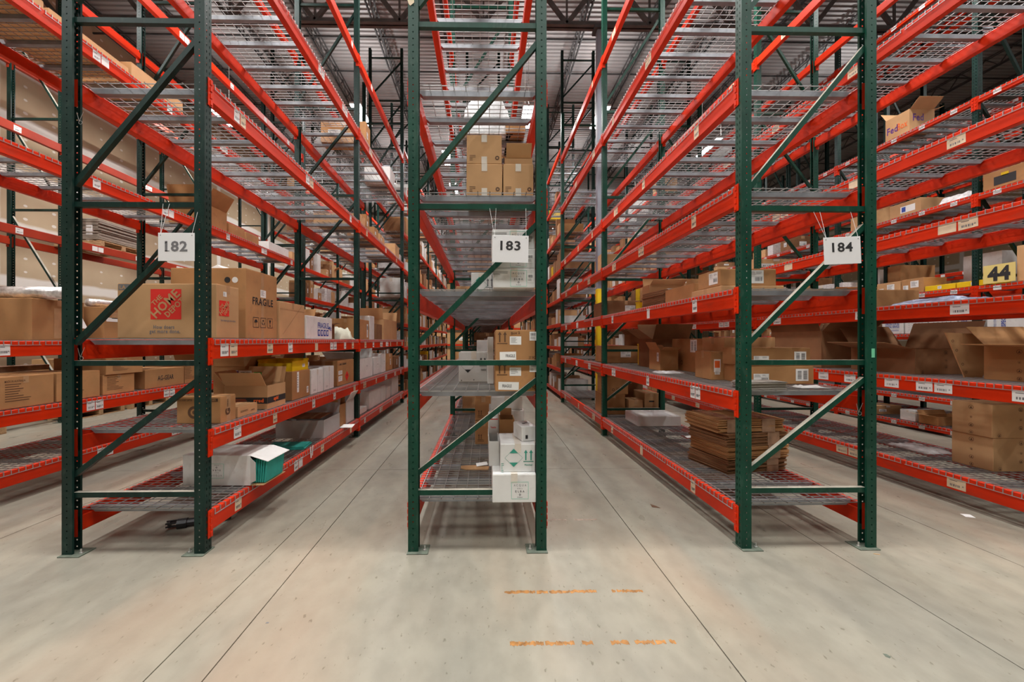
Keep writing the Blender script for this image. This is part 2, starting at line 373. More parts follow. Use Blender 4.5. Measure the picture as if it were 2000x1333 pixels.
k = -8
while -3.7+1.83*k < XE-1:
    x = -3.7+1.83*k
    if x-.92 > XW:
        mb.tube((x,0,zc+.08), (x-.915,0,zt-.05), .045, 4, w=.03); mb.tube((x,0,zc+.08), (x+.915,0,zt-.05), .045, 4, w=.03); mb.tube((x,0,zc+.08), (x,0,zt-.05), .02, 4)
    k += 1
gm = mb.mesh('joist_girder', TRUSS)
for k, y in enumerate((-3.4, 8.8, 22.1, 34.4)): tag(link('trim_%d' % (k+1), gm, None, (0, y, 0)), kind='structure')
for y, z in ((5.4,9.93),(11.05,9.93),(12.9,10.22),(14.3,9.93),(16.3,10.2),(18.6,9.93),(24,9.93),(28,9.93),(2.4,9.93),(-.5,9.93)):
    MB().tube((XW,0,z),(XE,0,z),.018,4).build('trim_%d' % int(50+y), STEEL, None, (0,y,0))['kind'] = 'structure'
# steel column with yellow guard paint below
t = empty('steel_column', (2.52, 8.80, 0), 'grey square steel column with yellow painted base, inside the rack numbered 184', 'column')
MB().cbox(-.075,.075,-.075,.075, 2.75, 8.5, .01).build('shaft', CGREY, t); tag(MB().cbox(-.078,.078,-.078,.078, .012, 2.76, .01).build('guard_paint_section', YPAINT, t), 'yellow painted lower section')
MB().box(-.17,.17,-.17,.17,0,.016).build('base_plate', PLATE, t); MB().box(-.14,.14,-.14,.14,8.42,8.5).build('cap_plate', STEEL, t)
for x, y in ((14.5, 8.8),):
    t = empty('steel_column', (x, y, 0), {14.5:'grey steel column far beyond the racks, by the wall'}.get(x, 'grey steel column against the taped drywall, '+('nearer' if y < 10 else 'farther')+' one'), 'column')
    MB().cbox(-.075,.075,-.075,.075, 2.75, 8.5, .01).build('shaft', CGREY, t); MB().cbox(-.078,.078,-.078,.078, 0, 2.76, .01).build('guard_paint_section', YPAINT, t)

# hanging strip lamps: real fixtures, each with its own lamp
mbh = MB().box(-.16,.16,-.6,.6,0,.05).box(-.05,.05,-.5,.5,.05,.09); hm = mbh.mesh('lamp_housing', WHITEM)
mbl = MB()
for s in (-.085, .085): mbl.cbox(s-.06, s+.06, -.585, .585, -.03, -.002, .012)
lm = mbl.mesh('lamp_lens', LENS)
wm = MB().tube((0,-.5,0),(0,-.5,1),.004,4).tube((0,.5,0),(0,.5,1),.004,4).mesh('hanger_wire', STRING)
LX = {-7.25: 'wide aisle beside the drywall', -3.96: 'aisle left of rack one eighty-two', -1.37: 'aisle left of the middle rack', 1.23: 'aisle right of the middle rack', 3.85: 'aisle right of rack one eighty-four', 6.75: 'aisle of the hand-stacked rack', 11.0: 'farthest right aisle'}
LY = {-1.6: 'before the rack ends', 2.6: 'nearest bay', 6.6: 'second bay', 11.9: 'third bay', 17.5: 'distant', 24.0: 'deeper', 31.0: 'farthest'}
for x, xs in LX.items():
    for y, ys in LY.items():
        xx, zz = x, 8.25
        if y == 11.9 and x == -3.96: xx = -3.65
        if y == 11.9 and x == 3.85: xx = 3.4
        if x == -7.25 and y == 11.9: y, zz = 11.0, 7.75
        if x == 6.75 and y == 11.9: zz = 7.4
        if x == -1.37 and y == 11.9: y = 14.6
        t = empty('strip_lamp', (xx, y, zz), 'white strip lamp over the %s, %s' % (xs, ys), 'lamp')
        link('lamp_housing', hm, t); link('lamp_lens', lm, t); link('hanger_wire', wm, t, (0,0,.05)).scale = (1,1,ZR+.0-zz-.05)
        ld = bpy.data.lights.new('lamp_light', 'AREA'); ld.shape = 'RECTANGLE'; ld.size = .3; ld.size_y = 1.17; ld.energy = LAMP_W*(.8 if y < 0 else 2.0 if x < -7 else 1); ld.color = LAMP_COL; ld.spread = radians(172 if x < -7 else 140); link('lamp_light', ld, t, (0,0,-.04))
        lu = bpy.data.lights.new('lamp_uplight', 'AREA'); lu.shape = 'RECTANGLE'; lu.size = .2; lu.size_y = 1.1; lu.energy = LAMP_W*.30; lu.color = LAMP_COL; lu.spread = radians(120); link('lamp_uplight', lu, t, (0,0,.10), (pi,0,0))

# ------------------------------------------------------------------ pallet racks
PW = .078                          # upright section
def post_mesh(hgt, mir, paint):
    mb = MB(); s = -1 if mir else 1
    pitch = .0508; n = int(hgt/pitch)
    def cellring(o, u, v, w, h, hole):        # rectangle with an octagonal hole
        o, u, v = Vector(o), Vector(u), Vector(v)
        rect = [(0,0),(w/2,0),(w,0),(w,h/2),(w,h),(w/2,h),(0,h),(0,h/2)]; hx, hy, cx, cy = hole
        hol = []
        for a, b in rect:
            dx, dy = a-w/2, b-h/2; k = 1/max(math.hypot(dx/(w/2), dy/(h/2)), .001)
            hol.append((cx+dx/(w/2)*k*hx, cy+dy/(h/2)*k*hy))
        vs = [o+u*a+v*b for a, b in rect]+[o+u*a+v*b for a, b in hol]
        mb.add(vs, [(i,(i+1)%8,8+(i+1)%8,8+i) for i in range(8)])
    top = n*pitch
    for i in range(n):
        z = i*pitch
        for y, d in ((0,1),(PW,1)):           # flanges facing along the rack: round holes
            cellring((s*.024,y,z),(s,0,0),(0,0,1),.028,pitch,(.0055,.0058,.014,pitch/2))
        for a, ph in ((.012,0),(.044,1)):     # slotted face towards the aisle
            cellring((0,a,z),(0,1,0),(0,0,1),.022,pitch,(.0045,.013,.011,pitch/2))
    for y in (0, PW):
        mb.add([(0,y,0),(s*.024,y,0),(s*.024,y,top),(0,y,top)],[(0,1,2,3)]); mb.add([(s*.052,y,0),(s*PW,y,0),(s*PW,y,top),(s*.052,y,top)],[(0,1,2,3)])
    for a, b in ((0,.012),(.034,.044),(.066,PW)): mb.add([(0,a,0),(0,b,0),(0,b,top),(0,a,top)],[(0,1,2,3)])
    for a, b in ((0,.016),(PW-.016,PW)): mb.add([(s*PW,a,0),(s*PW,b,0),(s*PW,b,top),(s*PW,a,top)],[(0,1,2,3)])
    mb.box(min(0,s*PW), max(0,s*PW), -.001, .003, -.0, .004)
    return mb.mesh('upright_post', paint)
def plain_post(hgt, paint):
    w = .07; mb = MB().box(0,.006,0,w,0,hgt).box(.006,w,0,.006,0,hgt).box(.006,w,w-.006,w,0,hgt)
    for i in range(int(hgt/.1016)): mb.box(.028,.042,-.001,.0,i*.1016+.04,i*.1016+.052,1)
    return mb.mesh('upright_post', [paint, INK])
def beam_mesh(L, h, mir, paint):
    s = -1 if mir else 1
    c = .005; pts = [(c,0),(0,-c),(0,-h+c),(c,-h),(.062,-h),(.065,-h+c),(.065,-.041),(.040,-.041),(.040,-c),(.036,0)]
    mb = MB(); n = len(pts)
    vs = [(s*a,y,b) for y in (0,L) for a, b in pts]
    fs = [(i,(i+1)%n,n+(i+1)%n,n+i) for i in range(n)]+[tuple(range(n)),tuple(range(2*n-1,n-1,-1))]
    if mir: fs = [tuple(reversed(f)) for f in fs]
    mb.add(vs, fs); return mb.mesh('beam', paint)
def connector_mesh(mir, paint):
    s = -1 if mir else 1; mb = MB()
    mb.box(min(-s*.004,s*.045), max(-s*.004,s*.045), -.003, .003, -.20, .012); mb.box(min(-s*.006,-s*.001), max(-s*.006,-s*.001), -.050, .003, -.20, .012)
    for k in range(4): mb.box(min(-s*.013,-s*.006), max(-s*.013,-s*.006), -.032, -.010, -.19+k*.052, -.158+k*.052)
    return mb.mesh('beam_connector', paint)
def deck_mesh(W_, L, fine=True):
    mb = MB(); r = .0028
    if fine:
        n = 19
        for i in range(n):
            y = .012+(L-.024)*i/(n-1); mb.path([(-.006,y,-.040),(-.006,y,.003),(W_+.006,y,.003),(W_+.006,y,-.040)], r)
        n = 11
        for i in range(n):
            x = .05+(W_-.10)*i/(n-1); mb.tube((x,0,.008),(x,L,.008), r, caps=False)
        for x in (-.010, W_+.010): mb.tube((x,0,-.040),(x,L,-.040), r, caps=False)
        ch = [.10, .485, .90]
    else:
        n = max(8, int(L/.11))
        for i in range(n): mb.tube((0,L*(i+.5)/n,.003),(W_,L*(i+.5)/n,.003), .004, caps=False)
        for i in range(6): mb.tube((.06+(W_-.12)*i/5,0,.008),(.06+(W_-.12)*i/5,L,.008), .004, caps=False)
        ch = [L*(k+.5)/5 for k in range(5)]
    a, b, c, d = .045, .085, W_-.085, W_-.045
    for y in ch:
        w2 = .027
        mb.prism([(a,y-w2,-.004),(b,y-w2,-.042),(c,y-w2,-.042),(d,y-w2,-.004)], (0,2*w2,0), 1)
    return mb.mesh('wire_deck', [WIRE, CHAN])
_mc = {}
def cached(fn, *k):
    key = (fn.__name__,)+tuple(getattr(a,'name',a) for a in k)
    if key not in _mc: _mc[key] = fn(*k)
    return _mc[key]
def plate_mesh(mir):
    s = -1 if mir else 1; mb = MB(); mb.cbox(min(-s*.006,s*.155), max(-s*.006,s*.155), -.03, .11, 0, .008, .002); return mb.mesh('base_plate', PLATE)
def bolt_mesh():
    return MB().lathe([(.014,0),(.014,.009),(.006,.010),(.006,.035)], 6).mesh('anchor_bolt', BOLT)
BRZ = [.452, 1.455, 2.665, 4.07, 5.53, 7.28]
def rack(label, X0, X1, ys, levels, top, mir=False, paint=GREEN, bpaint=ORANGE, bh=.155, stick=None, fine=True, seed=1, lastbay=None, skipdeck=(), brz=BRZ, nodeck=99, stsize=(.075,.10), stmat=None):
    Rn = random.Random(seed); W_ = X1-X0
    root = empty('pallet_rack', (X0, ys[0], 0), label, 'rack'); y00 = ys[0]
    for Y in ys:
        y = Y-y00
        if fine:
            link('upright_post', cached(post_mesh, top, False, paint), root, (0,y,.008)); link('upright_post', cached(post_mesh, top, True, paint), root, (W_,y,.008))
            for mr, x in ((False,0),(True,W_)):
                p = link('base_plate', cached(plate_mesh, mr), root, (x,y,0)); link('anchor_bolt', cached(bolt_mesh), p, ((-.125 if mr else .125),.02,.008))
        else:
            pm = cached(plain_post, top, paint); link('upright_post', pm, root, (0,y,0)); o = link('upright_post', pm, root, (W_,y,0)); o.scale = (-1,1,1)
        xa, xb = PW*.9, W_-PW*.9; yc = PW/2
        bz = [z for z in brz if z < top-.05]
        for z in bz:
            mb = MB(); r = .020 if fine else .016
            mb.tube((xa,yc,0),(xb,yc,0), r, 4, w=.020); mb.m[0] = 1; mb.build('cross_brace', [paint, DUST], root, (0,y,z))
        for za, zb in zip(bz, bz[1:]):
            a, b = (za+.15, zb-.13); 
            if mir: a, b = b, a
            mb = MB().tube((xa,yc,a),(xb,yc,b), .019 if fine else .014, 4, w=.019, up=(0,1,0)); mb.m[3 if not mir else 3] = 1; mb.build('diagonal_brace', [paint, DUST], root, (0,y,0))
    pw = PW if fine else .07
    for bi, (ya, yb) in enumerate(zip(ys, ys[1:])):
        L = yb-ya-pw; y = ya-y00+pw
        for li, z in enumerate(levels):
            if lastbay and bi >= lastbay[0] and z not in lastbay[1]: continue
            for mr, x in ((False,0),(True,W_)):
                h = bh if z < 6 else bh*.85
                b = link('beam', cached(beam_mesh, round(L,4), round(h,4), mr, bpaint), root, (x+(-.002 if not mr else .002),y,z))
                if fine:
                    cm = cached(connector_mesh, mr, bpaint); link('beam_connector', cm, b, (0,.002,0))
                    o = link('beam_connector', cm, b, (0,L-.002,0)); o.scale = (1,-1,1)
                side = 'R' if mr else 'L'
                if stick and side in stick[0]:
                    for (fy, w, hh, mt) in stick[1](Rn, li, z, L, h):
                        sgn = -1 if mr else 1; xx = -sgn*.0015
                        mbs = MB(); f = Face((xx,fy-w/2 if mr else fy+w/2,0),(0,1 if mr else -1,0),(0,0,1)); zc_ = -h*.55
                        d_quad(mbs, f, w/2, zc_, w, hh, 0, 0, Rn.uniform(-.03,.03))
                        if Rn.random() < .8:
                            d_bars(mbs, f, w*.45, zc_-hh*.2, w*.55, hh*.22, 1, Rn.randint(0,99), .0012, 9); d_lines(mbs, f, w*.5, zc_+hh*.25, w*.7, hh*.2, 1, 1, 3, .0012)
                            d_poly(mbs, f, w*.85, zc_-hh*.18, [(-.008,0),(.008,0),(0,.014)], 1, .0012)
                        mbs.build('location_sticker', [mt, GREY_INK], b)
            if fine:
                for k in range(3):
                    if (bi, li, k) in skipdeck or (bi, None, k) in skipdeck or (None, li, None) in skipdeck or (None,None,None) in skipdeck: continue
                    link('wire_deck', cached(deck_mesh, round(W_,3), 1.17), root, (0, y+.02+k*(L-.04-1.17)/2, z))
            elif z < nodeck: link('wire_deck', cached(deck_mesh, round(W_,3), round(L-.04,3), False), root, (0, y+.02, z))
    return root
def st_white(n, w=.088, h=.115):
    def f(R, li, z, L, bh):
        out = []; k = n if not callable(n) else n(li)
        for i in range(k):
            fy = L*(i+.5+R.uniform(-.25,.25))/k; ww = w*R.uniform(.85,1.25); out.append((fy, ww, min(h, bh*.72)*R.uniform(.85,1), R.choice((PAPER, PAPER, CREAM))))
            if R.random() < .35: out.append((fy+ww*1.15, ww, min(h, bh*.72)*.95, R.choice((PAPER, CREAM))))
        return out
    return f
def st_cream(n, w=.11, h=.12, pair=.55, mt=None):
    def f(R, li, z, L, bh):
        out = []; k = n(li) if callable(n) else n
        for i in range(k):
            fy = L*(i+.5+R.uniform(-.15,.15))/k; m_ = mt or (CREAM if z > 2.2 or z < .6 else PAPER); out.append((fy, w, min(h,bh*.75), m_))
            if R.random() < pair: out.append((fy+w*1.1, w, min(h,bh*.75), m_))
        return out
    return f
Y0, Y1, Y2 = 3.09, 6.79, 10.49
LV182 = [.305, .93, 1.636, 3.64, 5.2, 6.44]; LV183 = [.365, 1.22, 2.03, 2.80, 3.65, 5.2, 6.45]; LV184 = [.315, 1.22, 2.04, 2.85, 3.68, 5.13, 6.46]; LV185 = [.30, 1.23, 2.02, 2.84, 3.68, 5.10, 6.46]
LV181 = [.33, .93, 1.62, 3.62, 5.18, 6.45]; LV180 = [1.9, 3.67, 5.48, 7.2]
X182, X183, X184, X185, X181, X180, X186 = (-3.198,-2.132), (-.592,.472), (1.992,3.059), (4.64,5.707), (-5.80,-4.733), (-9.40,-8.333), (7.76,8.66)
rack('pallet rack with dark green uprights and orange beams, sign 182 hung at its end', *X182, [Y0,Y1,Y2], LV182, 8.35, skipdeck=[(None,5,None)], stick=('R', st_white(lambda l: 7 if l == 2 else (5 if l == 1 else 4 if l == 0 else 3))), seed=3, paint=DGREEN)
rack('pallet rack in the middle with green uprights, sign 183 hung at its end', *X183, [Y0,Y1,Y2], LV183, 8.2, skipdeck=[(None,6,None)], seed=4, stick=('LR', st_white(2)))
rack('pallet rack with green uprights and white coded stickers, sign 184 hung at its end', *X184, [Y0,Y1,Y2], LV184, 7.6, skipdeck=[(None,6,None),(1,None,1)], stick=('L', st_cream(3, .085, .12)), seed=5)
rack('orange and green pallet rack across the aisle right of sign 184', *X185, [Y0,Y1,Y2], LV185, 8.2, skipdeck=[(None,6,None)], mir=True, stick=('L', st_cream(lambda l: 7 if l == 1 else 3, .16, .10, .3)), seed=6)
rack('orange and green pallet rack across the aisle left of sign 182', *X181, [Y0,Y1,Y2], LV181, 8.0, skipdeck=[(None,5,None)], stick=('R', st_cream(3, .10, .11, .4, PAPER)), seed=7, paint=DGREEN)
rack('rust red rack standing along the taped drywall', *X180, [.66,4.36,8.06,11.76,15.46], LV180, 8.6, skipdeck=[(None,None,None)], mir=True, paint=DGREEN, bpaint=BROWNRED, stick=('R', st_cream(3, .12, .10, .1, PAPER)), seed=8, brz=[.6,2.4,4.2,6.0,7.8])
LV186 = [.14, .64, 1.74, 2.48, 3.94, 5.47, 7.6]
def st_small(R, li, z, L, bh): return [(L*(i+.5)/5, .10, .065, PAPER) for i in range(5)]
ysr = [3.68, 6.20, 8.72, 11.24, 13.76]
rack('hand-stacked rack with slim red beams and small barcode stickers at far right', *X186, ysr, LV186, 8.4, mir=True, paint=DGREEN, bpaint=ORANGE, bh=.095, stick=('L', st_small), seed=9)
rack('slim-beamed rack standing back to back behind the far right hand-stacked rack', 8.86, 9.76, ysr, LV186, 8.4, mir=True, paint=DGREEN, bh=.095, fine=False, seed=10)
rack('rack beyond the farthest right aisle, seen through the others', 12.2, 13.1, [6.2,8.72,11.24,13.76,16.28], [.2,1.2,2.3,3.4,4.6,5.9,7.2], 8.4, mir=True, paint=DGREEN, bh=.095, fine=False, stick=('L', st_small), seed=11)
FL = [.2, .85, 1.45, 2.1, 2.8, 3.6, 4.6, 5.7, 6.9]
FY = [10.86+2.5*k for k in range(6)]
FARL = {181: 'tall distant rack with bare dark uprights in the leftmost of the central rows', 182: 'tall distant rack standing straight behind rack one eighty-two', 183: 'tall distant rack standing straight behind the middle rack', 184: 'tall distant rack standing straight behind rack one eighty-four', 185: 'tall distant rack behind the rack at the right picture edge'}
FAR = {180: (-9.3,-8.4,'along the drywall'), 181: (-5.75,-4.85,'beyond the rack left of sign 182'), 182: (-3.14,-2.22,'beyond the rack numbered 182'), 183: (-.53,.40,'beyond the rack numbered 183'), 184: (2.05,2.97,'beyond the rack numbered 184'), 185: (4.7,5.6,'beyond the rack right of sign 184')}
for k, (a, b, s) in FAR.items():
    if k == 180: continue
    rack(FARL[k], a, b, FY, FL, 9.5, paint=DGREEN, bh=.10, fine=False, seed=20+k, brz=[.4,1.6,2.9,4.2,5.5,6.8,8.1,9.25], stick=('LR', st_small) if False else None)
# a rack closing off the aisles at the far end, running across
t = rack('rack standing crosswise at the far end of the aisles', 0, .95, [0,2.6,5.2,7.8,10.4], [.25,1.35,2.5,3.7,5.0,6.3], 7.6, paint=DGREEN, bh=.12, fine=False, seed=50)
t.location = (-4.9, 29.5, 0); t.rotation_euler = (0,0,-pi/2)

# ------------------------------------------------------------------ cartons and other goods
def carton(label, X0, X1, Ya, Yb, z, h, m=CARD, rot=0, openf=None, tape='T', deco=None, cat='box', group=None, name='carton', tmat=TAPE, seam=True):
    """X0..X1, Ya..Yb footprint, z base, h height; openf: dict of flap side -> angle above horizontal"""
    w, d = X1-X0, Yb-Ya; root = empty(name, ((X0+X1)/2, (Ya+Yb)/2, z), label, cat, group, rot); f = faces(w, d, h); t = .005
    if not openf:
        MB().cbox(-w/2, w/2, -d/2, d/2, 0, h-.004, .004).build('box_body', m, root)
        if seam:
            if w < d: a = [(-w/2+.002, -.0015, -d/2+.003, d/2-.003), (.0015, w/2-.002, -d/2+.003, d/2-.003)]
            else: a = [(-w/2+.002, w/2-.002, -d/2+.003, -.0015), (-w/2+.002, w/2-.002, .0015, d/2-.003)]
            for q in a: MB().cbox(*q, h-.005, h, .0015).build('flap', m, root)
    else:
        mb = MB(); mb.box(-w/2,w/2,-d/2,d/2,0,t); mb.box(-w/2,w/2,-d/2,-d/2+t,t,h); mb.box(-w/2,w/2,d/2-t,d/2,t,h); mb.box(-w/2,-w/2+t,-d/2+t,d/2-t,t,h); mb.box(w/2-t,w/2,-d/2+t,d/2-t,t,h)
        mb.build('box_body', m, root)
        for s, a in openf.items():
            ln = (min(w,d)*.48); a = radians(a); c, s_ = cos(a)*ln, sin(a)*ln; tt = .004; k = .012
            if s == 'F': p = [(-w/2+k,-d/2,h),(w/2-k,-d/2,h),(w/2-k,-d/2-c,h+s_),(-w/2+k,-d/2-c,h+s_)]
            if s == 'B': p = [(-w/2+k,d/2,h),(w/2-k,d/2,h),(w/2-k,d/2+c,h+s_),(-w/2+k,d/2+c,h+s_)]
            if s == 'L': p = [(-w/2,-d/2+k,h),(-w/2,d/2-k,h),(-w/2-c,d/2-k,h+s_),(-w/2-c,-d/2+k,h+s_)]
            if s == 'R': p = [(w/2,-d/2+k,h),(w/2,d/2-k,h),(w/2+c,d/2-k,h+s_),(w/2+c,-d/2+k,h+s_)]
            nrm = (Vector(p[1])-Vector(p[0])).cross(Vector(p[2])-Vector(p[1])).normalized()*tt
            MB().prism(p, nrm).build('flap', m, root)
    if tape and not openf:
        mb = MB()
        if w < d: d_quad(mb, f['T'], w/2, d/2, .05, d*.998, 0, .0008); d_quad(mb, f['F'], w/2, h-.035, .05, .07, 0, .0008); d_quad(mb, f['B'], w/2, h-.035, .05, .07, 0, .0008)
        else: d_quad(mb, f['T'], w/2, d/2, w*.998, .05, 0, .0008); ('R' in tape) or d_quad(mb, f['R'], d/2, h-.035, .05, .07, 0, .0008); d_quad(mb, f['L'], d/2, h-.035, .05, .07, 0, .0008)
        if 'F' in tape: d_quad(mb, f['F'], w/2, h/2, .05, h, 0, .0008)
        if 'R' in tape: d_quad(mb, f['R'], d/2, h/2, .05, h, 0, .0008)
        mb.build('packing_tape', tmat, root)
    if deco: deco(root, f, w, d, h)
    return root
def prints(root, mats, fn, name='printing'):
    mb = MB(); fn(mb); return mb.build(name, mats, root)
def lab(side, u, v, w, h, kind='ship', seed=1, ang=0, paper=None):
    return lambda root, f, W_, D_, H_: label_part(root, f[side], u*(D_ if side in 'LR' else W_), v*H_, w, h, seed, kind, ang, paper)
def many(*fs):
    def g(root, f, w, d, h):
        for q in fs: q(root, f, w, d, h)
    return g
def blob(name, label, cat, X0, X1, Ya, Yb, z, h, m, seed=1, nx=14, ny=10, rough=.25, group=None, fold=None):
    """a soft heap: bag, film, cloth"""
    R = random.Random(seed); mb = MB(); w, d = X1-X0, Yb-Ya; ph = [(R.uniform(3,9), R.uniform(3,9), R.uniform(0,6)) for _ in range(6)]
    def top(u, v):
        e = max(0, 1-(2*u-1)**4)*max(0, 1-(2*v-1)**4); q = sum(sin(a*u*2+b*v*2+c) for a, b, c in ph)/6; cr = abs(sin(a_*u+b_*v)) if 0 else 0
        return h*(e**.45)*(1-rough+rough*q) 
    a_ = b_ = 1; vs = []; 
    for j in range(ny+1):
        for i in range(nx+1):
            u, v = i/nx, j/ny; jx, jy = R.uniform(-.3,.3)/nx, R.uniform(-.3,.3)/ny
            if i in (0,nx) or j in (0,ny): jx = jy = 0
            bx = 1+.06*sin(7*v+seed); vs.append((-w/2+(u+jx)*w*bx, -d/2+(v+jy)*d, max(.002, top(u,v)*R.uniform(.86,1.1))))
    n = nx+1; fs = [(j*n+i, j*n+i+1, (j+1)*n+i+1, (j+1)*n+i) for j in range(ny) for i in range(nx)]
    mb.add(vs, fs); b = len(mb.v); mb.add([(x,y,0) for x,y,_ in vs], [tuple(reversed(q)) for q in fs])
    edge = [i for i in range(n)]+[j*n+nx for j in range(1,ny+1)]+[ny*n+i for i in range(nx-1,-1,-1)]+[j*n for j in range(ny-1,0,-1)]
    for p, q in zip(edge, edge[1:]+edge[:1]): mb.f.append((p, b+p, b+q, q)); mb.m.append(0)
    o = mb.build(name, m, None, ((X0+X1)/2,(Ya+Yb)/2,z), 0, True); return tag(o, label, cat, group)
def sheets(name, label, cat, X0, X1, Ya, Yb, z, n, t, m, rot=0, jit=.01, piece='cardboard_sheet', seed=1, film=None, bow=0):
    R = random.Random(seed); w, d = X1-X0, Yb-Ya; root = empty(name, ((X0+X1)/2,(Ya+Yb)/2,z), label, cat, None, rot)
    for i in range(n):
        dx, dy = R.uniform(-jit,jit), R.uniform(-jit,jit); zz = i*t
        MB().box(-w/2+dx, w/2+dx, -d/2+dy, d/2+dy, zz+.0005, zz+t*.8).build(piece, m, root, (0,0,0), R.uniform(-.006,.006))
    if film:
        mb = MB(); e = .012; hh = n*t
        for x in (-w*.28, w*.25): mb.box(x-.07, x+.07, -d/2-e, d/2+e, -.0+.001, hh+.003)
        mb.build('film_band', film, root)
    return root
LZ = lambda L_, i: L_[i]+.0108
def PXs(a, b, Y): return PX(a, Y), PX(b, Y)

# ---- rack numbered 182
z3 = LZ(LV182, 2)
def hd(side, u, v, s):
    def g(root, f, w, d, h):
        F_ = f[side]
        def pr(mb):
            d_quad(mb, F_, u, v, s, s, 0, .0012)
            a = radians(45); 
            for k, (t_, off, size, wd) in enumerate((('THE', .30, .15, .40), ('HOME', .03, .30, 1.12), ('DEPOT', -.27, .19, .78))):
                cu, cv = u-off*s*.71, v+off*s*.71
                if k == 0: cu -= .08*s; cv -= .08*s+0
                if k == 2: cu += .09*s; cv += .09*s
                d_text(mb, F_, cu, cv, t_, size*s, 1, a, .025, .0024, wd*s)
        prints(root, [RED_INK, CARD2], pr, 'red_square_logo')
    return g
def home(root, f, w, d, h):
    hd('F', w*.49, h*.62, .25)(root, f, w, d, h); hd('R', d*.32, h*.56, .13)(root, f, w, d, h)
    prints(root, [GREY_INK], lambda mb: (d_text(mb, f['F'], w*.47, h*.205, 'How doers', .032, 0, 0, .015, width=.17), d_text(mb, f['F'], w*.48, h*.115, 'get more done.', .032, 0, 0, .015, width=.25), d_text(mb, f['R'], d*.5, h*.33, 'How doers get more done.', .018, width=.2)))
    prints(root, [GREY_INK, CARD2], lambda mb: (d_quad(mb, f['F'], .075, h*.93, .13, .05), d_text(mb, f['F'], .045, h*.93, 'LA', .03, 1)), 'size_print')
    label_part(root, f['R'], d*.35, h*.83, .045, .04, 4, 'lines')
carton('brown moving box with red square logo and slogan, right behind the rack end', PX(229,3.36), -2.22, 3.36, 3.66, z3, .452, CARD2, deco=home, tape='T')
def frag(root, f, w, d, h):
    def pr(mb):
        d_text(mb, f['R'], d*.52, h*.555, 'FRAGILE', .072, 0, 0, .02, width=.37); d_icons(mb, f['R'], d*.52, h*.24, .095)
    prints(root, [INK], pr)
    prints(root, [INK, PAPER], lambda mb: (d_poly(mb, f['F'], w-.17, h*.83, [(.028*cos(a*pi/8),.028*sin(a*pi/8)) for a in range(16)], 0, .0016), d_poly(mb, f['F'], w-.10, h*.83, [(.028*cos(a*pi/8),.028*sin(a*pi/8)) for a in range(16)], 1, .0016)), 'round_sticker')
    label_part(root, f['R'], d*.52, h*.68, .10, .075, 7, 'lines')
carton('tall brown carton with the word fragile and three framed handling symbols', PX(333,3.80), -2.24, 3.80, 4.36, z3, .66, CARD, deco=frag, tape='TR')
tag(MB().prism([(-.12,-.1,0),(.12,-.1,0),(0,-.08,.07)],(0,.25,0)).build('folded_paper', PAPER, None, (-2.65,4.1,z3+.661)), 'folded white paper lying on top of the tall fragile carton', 'paper')
def diag(root, f, w, d, h):
    prints(root, [TAPE], lambda mb: (d_quad(mb, f['R'], d*.5, h*.55, math.hypot(d,h)*.8, .012, 0, .001, .65), d_quad(mb, f['R'], d*.5, h*.8, d, .006, 0, .001)), 'packing_strip')
carton('plain brown carton between the tall fragile carton and the white fragile box', -2.85, -2.23, 4.40, 5.0, z3, .41, CARD2, deco=diag, tape='T')
def wfrag(root, f, w, d, h):
    def pr(mb):
        d_text(mb, f['R'], d*.62, h*.62, 'FRAGILE', .075, 0, 0, .02, width=.36); 
        for k in range(4): d_quad(mb, f['R'], d*.62+(k-1.5)*.095, h*.28, .075, .085, 0)
        for k in range(4): d_poly(mb, f['R'], d*.62+(k-1.5)*.095, h*.28, [(-.012,-.025),(.012,-.025),(.018,.025),(-.018,.025)], 1, .003)
        d_text(mb, f['R'], d*.9, h*.5, 'Mfg', .05)
    prints(root, [BLUE_INK, WCARD], pr)
carton('white box printed fragile with four square handling symbols', -2.75, -2.22, 5.03, 5.86, z3, .295, WCARD, deco=wfrag, tmat=WTAPE)
carton('open brown carton with tilted flaps beside the sage cloth', -2.8, -2.28, 5.92, 6.12, z3, .22, CARD3, openf={'F':70,'R':10})
blob('canvas_cloth', 'crumpled sage canvas cloth heaped on the shelf beside the second upright', 'cloth', -2.74, -2.16, 6.14, 6.77, z3, .31, CLOTH, 5, 20, 18, .5)
carton('deep brown open carton leaning behind the sage cloth', -3.15, -2.78, 6.0, 6.6, z3, .34, CARD, openf={'F':70,'L':30,'B':60})
carton('brown carton with two white straps just past the second upright', -2.62, -2.23, 7.0, 7.75, z3, .36, CARD, deco=lab('R',.85,.45,.08,.25,'vert',3))
carton('white slim package standing upright between brown cartons', -2.5, -2.24, 7.85, 8.15, z3, .46, WCARD, tmat=WTAPE)
carton('round-ended small brown tube carton on the third shelf', -2.6, -2.24, 8.3, 8.75, z3, .32, CARD3)
carton('big open brown carton with raised flap at the end of the third shelf', -2.75, -2.24, 8.9, 10.2, z3, .45, CARD2, openf={'F':75,'B':70,'L':80})
